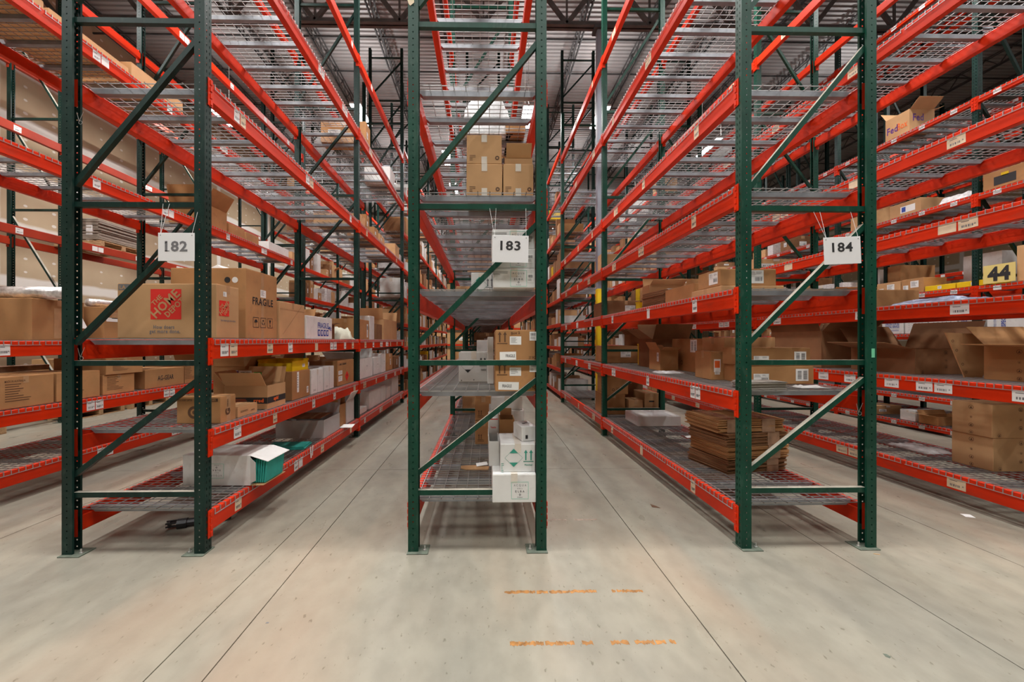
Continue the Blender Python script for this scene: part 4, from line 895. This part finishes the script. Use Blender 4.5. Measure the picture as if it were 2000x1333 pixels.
# ---- rack across the aisle left of sign 182
z1 = LZ(LV181,0); z2 = LZ(LV181,1); z3 = LZ(LV181,2); z4 = LZ(LV181,3); z5 = LZ(LV181,4)
def tagl(root,f,w,d,h):
    prints(root,[TAPE],lambda mb:d_quad(mb,f['R'],d*.5,h*.42,.12,h*.75),'tape_patch')
    mb = MB(); d_quad(mb,f['R'],d*.78,h*.72,.12,.05,0,.002); mb.add([f['R'].p(d*.78-.05,h*.70,.004),f['R'].p(d*.80+.06,h*.70,.004),f['R'].p(d*.80+.11,h*.30,.05),f['R'].p(d*.80-.02,h*.32,.05)],[(0,1,2,3)]); mb.build('hanging_tag',PAPER,root)
carton('large brown carton carrying the silver roll, at the left picture edge', -5.6, PX(62,4.45), PY(62,PX(62,4.45))+.0, 5.02, z3, .46, CARD, deco=tagl)
o = MB().tube((-.42,0,.07),(.42,0,.07),.07,12).build('foil_roll', SILVER, None, (-5.15,4.6,z3+.462), .1, True); tag(o, 'silver bubble foil roll lying on the large brown carton', 'roll')
def lb(root,f,w,d,h): label_part(root,f['R'],d*.72,h*.28,.12,.17,4,'vert'); prints(root,[PAPER,TAPE],lambda mb:(d_quad(mb,f['R'],d*.3,h*.62,d*.5,.05,0),d_quad(mb,f['R'],d*.3,h*.75,.16,.08,1)),'torn_label')
carton('brown carton with a torn white label and barcode, behind the left upright', -5.5, -4.76, 5.10, 5.72, z3, .42, CARD, deco=lb)
o = MB().tube((0,-.3,.05),(0,.3,.05),.05,12).build('foil_roll', SILVER, None, (-4.95,5.4,z3+.422), 0, True); tag(o, 'silver bubble foil roll on the carton with the torn label', 'roll')
carton('narrow brown carton half hidden by the box with the red square logo', -5.3, -4.77, 5.78, 6.1, z3, .38, CARD3)
def aus(root,f,w,d,h): prints(root,[BROWN_INK],lambda mb:(d_text(mb,f['R'],d*.32,h*.86,'MADE IN AUSTRALIA',.022,0,0,.01,width=.18),d_lines(mb,f['R'],d*.38,h*.5,.24,h*.6,8,0,4)))
def agt(s): 
    return lambda root,f,w,d,h: prints(root,[INK],lambda mb: d_text(mb,f[s],(d if s=='R' else w)*.5,h*.5,'AG-GEAR',.07,0,0,.015,width=.30))
carton('brown carton with lines of small print, nearest at the left picture edge', -5.5, -4.76, 3.98, 4.52, z2, .32, CARD, deco=aus)
carton('brown carton with small print, second from the left picture edge', -5.5, -4.76, 4.55, 5.05, z2, .32, CARD, deco=aus)
carton('lower brown carton with small print, seen through the rack end frame', -5.4, -4.77, 5.10, 5.55, z2, .25, CARD, deco=aus)
carton('upper brown carton with small print, seen through the rack end frame', -5.4, -4.75, 5.12, 5.66, z2+.251, .21, CARD, deco=aus)
def ag(root,f,w,d,h): agt('R')(root,f,w,d,h)
carton('long brown carton with bold black lettering in the left rack', -5.4, -4.77, 5.72, 6.45, z2, .27, CARD, deco=ag)
carton('brown carton with small print next to the bold lettered carton', -5.4, -4.77, 6.47, 6.76, z2, .32, CARD, deco=aus)
sheets('wrapped_bundle', 'film-wrapped bundle of printed sacks behind the small-print cartons', 'sacks', -5.75, -5.52, 4.1, 5.2, z2, 5, .08, BROWNFILM, 0, .01, 'packed_sack', 4)
for k,(ya,yb,hh,l_) in enumerate(((6.95,7.45,.34,'open brown carton just past the upright, left rack second shelf'),(7.5,8.0,.3,'brown taped carton, second past the upright in the left rack'),(8.1,8.8,.36,'wide brown carton, third past the upright in the left rack'),(8.9,9.4,.3,'dark carton, fourth past the upright in the left rack'),(9.5,10.2,.33,'brown carton at the far end of the left rack second shelf'))):
    carton(l_, -5.3, -4.77, ya, yb, z2, hh, (CARD,CARD,CARD3,CARD3,CARD)[k], openf={'R':40,'F':70} if k in (0,2) else None)
carton('open brown carton with raised flaps high in the left rack', -5.4, -4.80, 6.95, 7.55, z4, .36, CARD, openf={'B':70,'R':60,'L':80,'F':80})
carton('small brown carton before the raised-flap carton high in the left rack', -5.3, -4.8, 7.6, 8.1, z4, .20, CARD)
carton('small plain brown carton at the rack edge, high in the left rack', -5.2, -4.8, 8.15, 8.6, z4, .18, CARD)
carton('white labelled carton farther along the high shelf of the left rack', -5.3, -4.8, 9.0, 9.9, z4, .2, WCARD, tmat=WTAPE)
for k,(x0_,x1_,ya,yb,hh,l_) in enumerate(((-5.7,-4.85,3.3,4.5,.16,'huge flat brown carton on the high shelf, nearest, seen through the wire from below'),(-5.7,-4.85,4.55,5.55,.14,'huge flat brown carton on the high shelf, middle one seen from below'),(-5.65,-4.9,5.65,6.6,.30,'huge brown carton on the high shelf, last one before the upright'))):
    carton(l_, x0_, x1_, ya, yb, z5, hh, CARD2)
# pallets of goods on the floor under the rust red rack
def pallet(label, x, y):
    root = empty('pallet', (x,y,0), label, 'pallet')
    for k in range(3): MB().box(-.5,.5,-.045,.045,.018,.115).build('stringer', WOOD, root, (0,-.52+.52*k,0))
    for k in range(7): MB().cbox(-.045,.045,-.57,.57,.116,.134,.002).build('deck_board', WOOD, root, (-.45+.15*k,0,0))
    for k in (-.45,0,.45): MB().box(-.045,.045,-.57,.57,0,.017).build('bottom_board', WOOD, root, (k,0,0))
for k, y in enumerate((5.2, 6.6, 8.9, 10.2, 12.8)):
    pallet(('nearest','second','third','fourth','farthest')[k]+' wooden pallet on the floor along the drywall', -8.86, y)
    hh = (.9,.62,1.1,.5,.9)[k]
    carton(('nearest','second','third','fourth','farthest')[k]+' block of brown goods standing on a pallet by the drywall', -9.3, -8.42, y-.5, y+.5, .135, hh, (CARD3,CARD,CARD2,CARD3,CARD)[k], name='palletised_goods', cat='goods')
zz = LV180[1]+.01
pallet_z = [(-8.86, 9.4)]
root = empty('pallet', (-8.86, 9.45, LV180[1]+.002), 'wooden pallet lying on the beams of the rust red rack', 'pallet')
for k in range(3): MB().box(-.5,.5,-.045,.045,.018,.115).build('stringer', WOOD, root, (0,-.52+.52*k,0))
for k in range(7): MB().cbox(-.045,.045,-.57,.57,.116,.134,.002).build('deck_board', WOOD, root, (-.45+.15*k,0,0))
for k in (-.45,0,.45): MB().box(-.045,.045,-.57,.57,0,.017).build('bottom_board', WOOD, root, (k,0,0))
sheets('wrapped_sheet_pile', 'film-wrapped pile of grey brown sheets on the pallet in the rust red rack', 'sheets', -9.28, -8.45, 8.95, 9.95, LV180[1]+.137, 14, .035, mat('grey_brown_sheet',(.28,.23,.19),.5,var=.15,scale=7), 0, .03, 'packed_sheet', 9, FILM)
# ---- hand-stacked rack at far right
zr = [z+.0108 for z in LV186]
def fed(root,f,w,d,h):
    prints(root,[PURPLE_INK,ORANGE_INK],lambda mb:(d_text(mb,f['L'],d*.30,h*.42,'Fed',.13,0,0,.02,width=.2),d_text(mb,f['L'],d*.72,h*.42,'Box',.13,1,0,.01,width=.18),d_text(mb,f['F'],w*.35,h*.62,'Fed',.13,0,0,.02,width=.2)))
carton('brown carton with purple lettering and an open flap, high at far right', 7.78, 8.25, 7.24, 7.68, zr[5], .40, CARD2, openf={'F':40,'B':60,'R':20}, deco=fed)
def yl(root,f,w,d,h): prints(root,[YELLOW,INK],lambda mb:(d_quad(mb,f['L'],d*.5,h*.70,.09,.05,0),d_quad(mb,f['L'],d*.5,h*.40,.26,.13,1)),'yellow_black_label')
carton('brown carton with yellow and black label at the right picture edge', 7.78, 8.3, 5.62, 6.15, zr[4], .26, CARD, deco=many(yl, lab('F',.5,.5,.1,.1,'ship',3)))
blob('plastic_bag', 'pale plastic bag spilling beside the yellow-labelled carton', 'bag', 7.78, 8.1, 6.35, 6.8, zr[4], .15, FILM, 4, 10, 10, .4)
def bl(root,f,w,d,h): prints(root,[PAPER,BLUE_INK],lambda mb:(d_quad(mb,f['L'],d*.6,h*.45,.26,.12,0),d_quad(mb,f['L'],d*.47,h*.45,.07,.09,1,.002)),'blue_white_label')
carton('brown carton with a white and blue label, right of the numbered upright', 7.78, 8.4, 7.05, 7.6, zr[4], .24, CARD2, deco=bl)
for k,(ya,yb,hh,m_,l_) in enumerate(((7.4,7.85,.25,CARD2,'brown carton with small labels at far right, fourth shelf'),(7.0,7.38,.26,CARD,'brown carton wrapped with white film at far right, fourth shelf'))):
    carton(l_, 7.78, 8.2, ya, yb, zr[3], hh, m_, deco=many(lab('L',.6,.6,.14,.12,'lines',k), lab('L',.2,.4,.09,.09,'lines',k+3)))
for k,(ya,yb) in enumerate(((6.05,6.5),(6.52,6.98))): carton(('nearer','farther')[k]+' long yellow carton lying at the edge of the fourth shelf', 7.78, 8.1, ya, yb, zr[3], .09, YELLOW, tape=None, deco=lab('L',.5,.5,.06,.05,'vert',k))
def uspsbin(root,f,w,d,h):
    prints(root,[BLUE_INK],lambda mb:(d_text(mb,f['L'],d*.5,h*.68,'UNITED STATES',.045,0,0,.03,width=.26),d_text(mb,f['L'],d*.5,h*.48,'POSTAL SERVICE',.045,0,0,.03,width=.26),d_lines(mb,f['L'],d*.5,h*.2,.26,.05,3)))
def dots(root,f,w,d,h): prints(root,[GREY_INK],lambda mb:[d_quad(mb,f['L'],d*(.2+.15*i),h*(.25+.14*j),.012,.008) for i in range(5) for j in range(4)])
def resp(root,f,w,d,h): prints(root,[BLUE_INK],lambda mb:(d_text(mb,f['L'],d*.4,h*.5,'RESPECT',.05,0,pi/2,.03,width=.22),d_text(mb,f['L'],d*.2,h*.5,'UNITED STATES',.03,0,pi/2,.0,width=.22)))
for k,(ya,yb,fn,l_) in enumerate(((7.35,7.75,uspsbin,'white mail tub with blue agency lettering'),(6.95,7.32,dots,'white mail tub with a dotted side beside the lettered tub'),(6.5,6.92,dots,'white mail tub with dots, next to the upright-lettered box'),(6.25,6.47,resp,'white mail box with lettering running upwards'),(5.6,6.1,resp,'white mail box with upward lettering at the green upright'))):
    carton(l_, 7.78, 8.15, ya, yb, zr[2], .28, WCARD, tape=None, deco=fn, name='mail_tub' if k < 3 else 'mail_box', cat='tub' if k < 3 else 'box')
carton('large plain brown carton at the right picture edge on the fourth shelf', 7.78, 8.4, 5.35, 5.75, zr[3], .52, CARD2)
carton('brown carton with a white bent card at the right picture edge, third shelf', 7.78, 8.4, 5.1, 5.58, zr[2], .26, CARD, deco=lab('L',.6,.7,.12,.12,'lines'))
t = empty('number_sign', (7.745, 5.93, LV186[3]+.02), 'yellow sign reading 44 fixed to the hand-stacked rack', 'sign'); f = Face((0,.19,0),(0,-1,0),(0,0,1))
MB().box(0,.006,-.19,.19,0,.28).build('sign_board', mat('pale_yellow_board',(.72,.58,.20),.5), t); mb = MB(); d_text(mb, f, .19, .14, '44', .20, 0, 0, .05, .002, .27); mb.build('sign_number', INK, t)

# ---- everything smaller: filler cartons, one mesh each, copied
protos = []
for k, (m_, tm) in enumerate(((CARD,TAPE),(CARD2,TAPE),(CARD3,TAPE),(WCARD,WTAPE),(CARD,WTAPE),(WCARD,WTAPE),(CARD2,WTAPE),(FILM,WTAPE))):
    mb = MB().cbox(-.5,.5,-.5,.5,0,1,.012); f = faces(1,1,1)
    for s in 'LRF': 
        d_quad(mb, f[s], .5, .9, .14, .2, 1, .002)
        if k % 2 == 0: d_quad(mb, f[s], .3+.1*(k%3), .45, .28, .3, 2, .003); d_bars(mb, f[s], .3+.1*(k%3), .40, .2, .12, 3, k, .005, 8); d_lines(mb, f[s], .3+.1*(k%3), .54, .2, .08, 2, 3, k, .005)
    d_quad(mb, f['T'], .5, .5, .14, 1, 1, .002); protos.append(mb.mesh('carton', [m_, tm, PAPER, GREY_INK]))
OP = []
for m_ in (CARD, CARD3, CARD2):
    mb = MB(); t_ = .02
    mb.box(-.5,.5,-.5,.5,0,t_).box(-.5,.5,-.5,-.5+t_,t_,1).box(-.5,.5,.5-t_,.5,t_,1).box(-.5,-.5+t_,-.5+t_,.5-t_,t_,1).box(.5-t_,.5,-.5+t_,.5-t_,t_,1)
    mb.prism([(-.5,-.48,1),(-.5,.48,1),(-.82,.48,1.2),(-.82,-.48,1.2)],(.01,0,.02)); mb.prism([(-.48,.5,1),(.48,.5,1),(.48,.62,1.45),(-.48,.62,1.45)],(0,.02,0)); mb.prism([(.5,-.48,1),(.5,.48,1),(.8,.48,1.25),(.8,-.48,1.25)],(-.01,0,.02))
    OP.append(mb.mesh('open_carton', m_))
RB = random.Random(77); NB = [0]
rows_stuff = MB(); stuff_mats = [CARD, CARD2, CARD3, WCARD, YELLOW]
ORD = 'first second third fourth fifth sixth seventh eighth ninth tenth eleventh twelfth thirteenth fourteenth fifteenth sixteenth seventeenth eighteenth nineteenth twentieth'.split()
KN = {}
def fill(Xa, Xb, ya, yb, z, side, label, group, dens=.8, hmax=.45, wmin=.2, wmax=.6, white=.25, singles=True, stack=.12, opens=.12):
    y = ya+RB.uniform(0,.1); singles = singles and NB[0] < 195
    while y < yb-wmin:
        L = RB.uniform(wmin, min(wmax, yb-y)); 
        if RB.random() < dens:
            d = RB.uniform(.5,.85)*(Xb-Xa); h = RB.uniform(.35,1)*hmax; cx = (Xb-.02-d/2) if side == 'R' else (Xa+.02+d/2)
            nst = 2 if RB.random() < stack and h < hmax*.5 else 1
            for q in range(nst):
                if singles:
                    op = RB.random() < opens and q == nst-1
                    me = RB.choice(OP) if op else (RB.choice((protos[3],protos[5],protos[7])) if RB.random() < white else RB.choice((protos[0],protos[1],protos[2],protos[4],protos[6])))
                    if op: h *= .75
                    o = bpy.data.objects.new('open_carton' if op else 'carton', me); COL.objects.link(o)
                    o.location = (cx, y+L/2, z+.0108+q*h); o.scale = (d*(.95-.08*q), L*.95, h); o.rotation_euler = (0,0,RB.uniform(-.05,.05)); i_ = KN[label] = KN.get(label, -1)+1; tone = {'white_coated_cardboard':'white','clear_plastic_film':'film-wrapped','pale_cardboard':'pale','dark_cardboard':'dark brown'}.get(me.materials[0].name,'brown'); tag(o, '%s %s %scarton %s' % (ORD[min(i_,19)], tone, 'open ' if op else '', label), 'box', group); NB[0] += 1
                else:
                    m = 4 if RB.random() < .03 else (3 if RB.random() < white else RB.choice((0,1,2,2))); b0 = z+.0108+q*h; rows_stuff.box(cx-d/2,cx+d/2,y,y+L*.94,b0,b0+h,m)
        y += L+RB.uniform(.01,.08)
A_, B_ = Y1+.12, Y2-.05
for (X_, LV, side, nm, lv) in ((X182, LV182, 'R', 'rack one eighty-two', (3,4)), (X183, LV183, 'R', 'the middle rack', (0,1,2,3)), (X184, LV184, 'L', 'rack one eighty-four', (3,)), (X185, LV185, 'L', 'the right rack', (0,1,2,3)), (X181, LV181, 'R', 'the left rack', (2,3))):
    for li in lv:
        if nm.startswith('rack one eighty-four'): rng = [(A_, 8.0), (9.35, B_)]
        elif li == 0 and nm == 'the right rack': rng = [(8.5, B_)]
        else: rng = [(A_ if not (nm == 'the left rack' and li == 3) else 10.0, B_)]
        od = ('bottom','second','third','fourth','fifth','sixth')[li]
        for a, b in rng: fill(*X_, a, b, LV[li], side, 'past the second upright, %s shelf, %s' % (od, nm), 'cartons on the %s shelf of %s' % (od, nm), dens=.75 if li < 3 else .5, hmax=.42, white=.25)
fill(*X182, 3.3, 6.6, LV182[3], 'R', 'x', 'cartons high in the first bay of rack one eighty-two', dens=.0)
fill(*X186, 3.8, 13.6, LV186[0], 'L', 'low in the hand-stacked rack at far right', 'cartons on the low shelf of the hand-stacked rack', dens=.35, hmax=.3, white=.2)
fill(*X186, 8.0, 13.6, LV186[2], 'L', 'far along the third shelf of the hand-stacked rack', 'cartons on the third shelf of the hand-stacked rack', dens=.8, hmax=.4)
fill(*X186, 8.0, 13.6, LV186[3], 'L', 'far along the fourth shelf of the hand-stacked rack', 'cartons on the fourth shelf of the hand-stacked rack', dens=.7, hmax=.45)
fill(*X186, 8.0, 13.6, LV186[4], 'L', 'far along the fifth shelf of the hand-stacked rack', 'cartons on the fifth shelf of the hand-stacked rack', dens=.5, hmax=.4)
fill(8.86, 9.76, 3.8, 13.6, LV186[2], 'L', '', '', dens=.7, hmax=.5, singles=False)
fill(8.86, 9.76, 3.8, 13.6, LV186[1], 'L', 'carton low down behind the hand-stacked rack', 'cartons low behind the hand-stacked rack', dens=.6, hmax=.6, singles=False)
fill(8.86, 9.76, 3.8, 13.6, LV186[3], 'L', 'large carton behind the yellow boxes at far right', 'cartons behind the yellow boxes', dens=.7, hmax=.9, singles=False)
FR = {181: 'R', 182: 'R', 183: 'R', 184: 'L', 185: 'L'}
for k, side in FR.items():
    a, b, _ = FAR[k]
    for j in range(5):
        ya, yb = FY[j]+.09, FY[j+1]-.03
        for li, z in enumerate(FL[:-1]):
            gap = (FL[li+1]-z)-.2
            single = j == 0 and 0 < li < 6
            fill(a, b, ya, yb, z, side, 'on shelf %s of the distant rack behind %s' % (('one','two','three','four','five','six','seven','eight')[li], {181:'the leftmost central row',182:'rack one eighty-two',183:'the middle rack',184:'rack one eighty-four',185:'the rack at the right'}[k]), 'cartons in the distant rack of row %d' % k, dens=.86 if li < 7 else .4, hmax=min(gap,.55), wmin=.14, wmax=.4, white=.3, singles=single, opens=.05)
            if k == 183: fill(a, b, ya, yb, z, 'L', '', '', dens=.8, hmax=min(gap,.5), wmin=.14, wmax=.4, singles=False) if False else None
tag(rows_stuff.build('distant_goods', stuff_mats), 'masses of small cartons filling the distant racks', 'goods', None, 'stuff')
for li, z in enumerate((.25,1.35,2.5,3.7,5.0)):
    y = -4.7
    for q in range(8):
        w_ = 1.1; h_ = RB.uniform(.6,.95)
        o = bpy.data.objects.new('carton', protos[(0,6,4,1)[q%4]]); COL.objects.link(o); o.location = (y+.58, 29.1, z+.012); o.scale = (w_,.75,h_); tag(o, '%s big carton from the left, level %s of the crosswise far rack' % (ORD[q], ('one','two','three','four','five')[li]), 'box', 'cartons on the crosswise far rack'); y += 1.2+(.12 if q%2 else 0)
        if y > 4.6: break

# ---- signs hung at the rack ends
def sign(txt, xa, xb, ya, yb, rot, label, serif=False, ztop=2.64):
    Y = 3.04; X0, X1 = PX(xa,Y), PX(xb,Y); zt, zb_ = PZ(ya,X0,Y), PZ(yb,X0,Y); w, h = X1-X0, zt-zb_
    t = empty('aisle_sign', ((X0+X1)/2, Y, (zt+zb_)/2), label, 'sign'); t.rotation_euler = (0, rot, 0)
    MB().cbox(-w/2,w/2,-.002,.002,-h/2,h/2,.0008).build('sign_board', SIGN, t)
    mb = MB(); f = Face((-w/2,-.002,-h/2),(1,0,0),(0,0,1)); cv = h*.52 if serif else h*.62
    if serif:
        d_text(mb, f, w*.50, cv, txt, h*.36, 0, 0, .03, .001, w*.62)
        r = w*.29
        d_quad(mb, f, w*.5-r+.012, cv-h*.165, .034, .006, 0, .001); d_quad(mb, f, w*.5-r+.002, cv+h*.13, .018, .006, 0, .001, .5)
    else: d_text(mb, f, w*.5, cv, txt, h*.34, 0, 0, .025, .001, w*.56)
    mb.build('sign_number', GREY_INK if serif else INK, t)
    mb = MB()
    for s in (-1,1): mb.lathe([(.004,-.003),(.004,.003)], 8)
    c = MB(); c.tube((-w/2+.018,-.0032,h/2-.018),(-w/2+.018,-.002,h/2-.018),.0035,8); c.tube((w/2-.018,-.0032,h/2-.018),(w/2-.018,-.002,h/2-.018),.0035,8); c.build('eyelet', INK, t)
    s_ = MB(); up = ztop-(zt+zb_)/2; s_.tube((-w/2+.018,-.003,h/2-.018),(-w/2+.03,.072,up+.02),.0009,4); s_.tube((-w/2+.018,-.003,h/2-.018),(-w/2-.02,.072,up+.02),.0009,4); s_.tube((w/2-.018,-.003,h/2-.018),(w/2-.012,.072,up+.02),.0009,4)
    s_.build('hanging_string', STRING, t, (0,0,0), (0,-rot,0))
sign('182', 309, 380, 455, 510, 0.0, 'white sign reading 182 hung on strings between dark green uprights', True, 2.66)
sign('183', 961.5, 1032, 460, 513, .02, 'white sign reading 183 hung on strings in the middle rack')
sign('184', 1609, 1681, 463, 516, -.045, 'crooked white sign reading 184 hung on strings at the right rack', ztop=2.62)

# ---- small things
def plastic_part():
    t = empty('plastic_part', (-2.62, 3.55, 0), 'black plastic machine part lying on the floor under the rack', 'part', None, .35)
    mb = MB().tube((-.02,0,.035),(.34,.03,.04),.034,10).tube((-.05,0,.035),(.02,0,.035),.044,10); mb.build('barrel', BLACKP, t)
    for k in range(5): a = k*2*pi/5; MB().box(-.13,-.05,.028*cos(a)-.006,.028*cos(a)+.006,.042+.024*sin(a)-.006,.042+.024*sin(a)+.006).build('prong', BLACKP, t)
    MB().tube((-.115,0,.04),(-.10,0,.04),.03,10).build('end_ring', BLACKP, t)
plastic_part()
def tape_row(y_px, xs, m, label):
    Y = (H*F/(y_px-HY)); t = empty('floor_tape', (PX(xs[0][0],Y),Y,0), label, 'tape'); R = random.Random(int(y_px))
    for a, b in xs:
        xa, xb = PX(a,Y), PX(b,Y); x = xa
        while x < xb-.01:
            L = min(R.uniform(.02,.09), xb-x); hh = .021; n = 6; up = [(x+L*i/n-xa+0, R.uniform(.25,1)*hh) for i in range(n+1)]; dn = [(x+L*i/n-xa, -R.uniform(.25,1)*hh) for i in range(n,-1,-1)]
            x00 = PX(xs[0][0],Y); MB().prism([(p[0]+xa-x00,p[1],.0002) for p in up+dn][::-1],(0,0,.0004)).build('tape_scrap', m, t); x += L+R.choice((.001,.002,.008))
tape_row(1158, [(985,1165),(1195,1255)], TAPEF, 'worn orange tape remnants on the floor, middle row')
tape_row(1259, [(996,1122),(1137,1158),(1193,1228),(1240,1300),(1308,1319)], TAPEF, 'worn orange tape remnants on the floor, row nearest the camera')
tape_row(1017, [(1070,1106),(1122,1166)], TAPEG, 'faint worn tape remnants on the floor, farthest row')
def flat(name, label, cat, px, py, pts, m, t=.001):
    Y = H*F/(py-HY); return tag(MB().prism([(a,b,.0004) for a,b in pts],(0,0,t)).build(name, m, None, (PX(px,Y),Y,0)), label, cat)
flat('leaf_scrap', 'dark dry scrap lying on the aisle floor right of rack 183', 'scrap', 1278, 992, [(-.03,-.02),(.04,-.045),(.02,.0),(-.02,.05)], BROWN_INK, .003)
flat('paper_scrap', 'white paper scrap on the floor of the right aisle', 'paper', 1889, 1015, [(-.05,-.03),(.02,-.05),(.05,.02),(-.02,.04)], PAPER)
flat('wood_splinter', 'pale splinter of wood on the floor by the right upright', 'splinter', 1713, 1091, [(-.02,.006),(.018,-.006),(.022,-.001),(-.018,.01)], CARD2, .003)
flat('floor_spot', 'small dark oil spot on the floor near the camera', 'stain', 1732, 1293, [(-.012,-.006),(.0,-.016),(.015,-.007),(.011,.012),(-.006,.016)], PLATE, .0006)
flat('floor_speck', 'tiny dark speck on the floor left of the middle rack', 'stain', 522, 1212, [(-.008,-.005),(.008,-.005),(.009,.004),(-.006,.006)], GREY_INK, .0006)
tag(MB().box(-.013,.013,-.0006,.0,-.035,.035).build('green_tape', GTAPE, None, (3.03, 3.0885, PZ(690,3.03,3.09)), 0), 'strip of light green tape stuck on the right upright of rack 184', 'tape')
tag(MB().prism([(-.03,0,.04),(.03,0,.05),(.03,0,-.01),(.0,0,-.035),(-.012,0,-.02)],(0,.001,0)).build('torn_note', CREAM, None, (-.575, 3.086, PZ(3,-.575,3.09))), 'torn cream note stuck high on the left upright of rack 183', 'note')
# safety pins of bent wire hanging in the uprights
for k, (x, y, z) in enumerate(((PX(154,3.1),3.12,1.50),(PX(1684,3.1),3.12,1.06),(PX(152,3.1),3.12,3.30))):
    r_ = .014; pts = [(-.028,0,.07),(-.010,0,.0)]+[(r_*cos(a), 0, -.008+r_*sin(a)) for a in [pi+i*pi/4 for i in range(9)]]+[(.024,0,.075)]
    t = MB().path(pts, .0010).build('beam_safety_pin', BOLT, None, (x,y,z)); tag(t, ('bent wire safety pin in the left upright below the moving box','bent wire safety pin in the right upright of rack 184','bent wire safety pin high in the left upright')[k], 'pin')
print('filler cartons', NB[0])
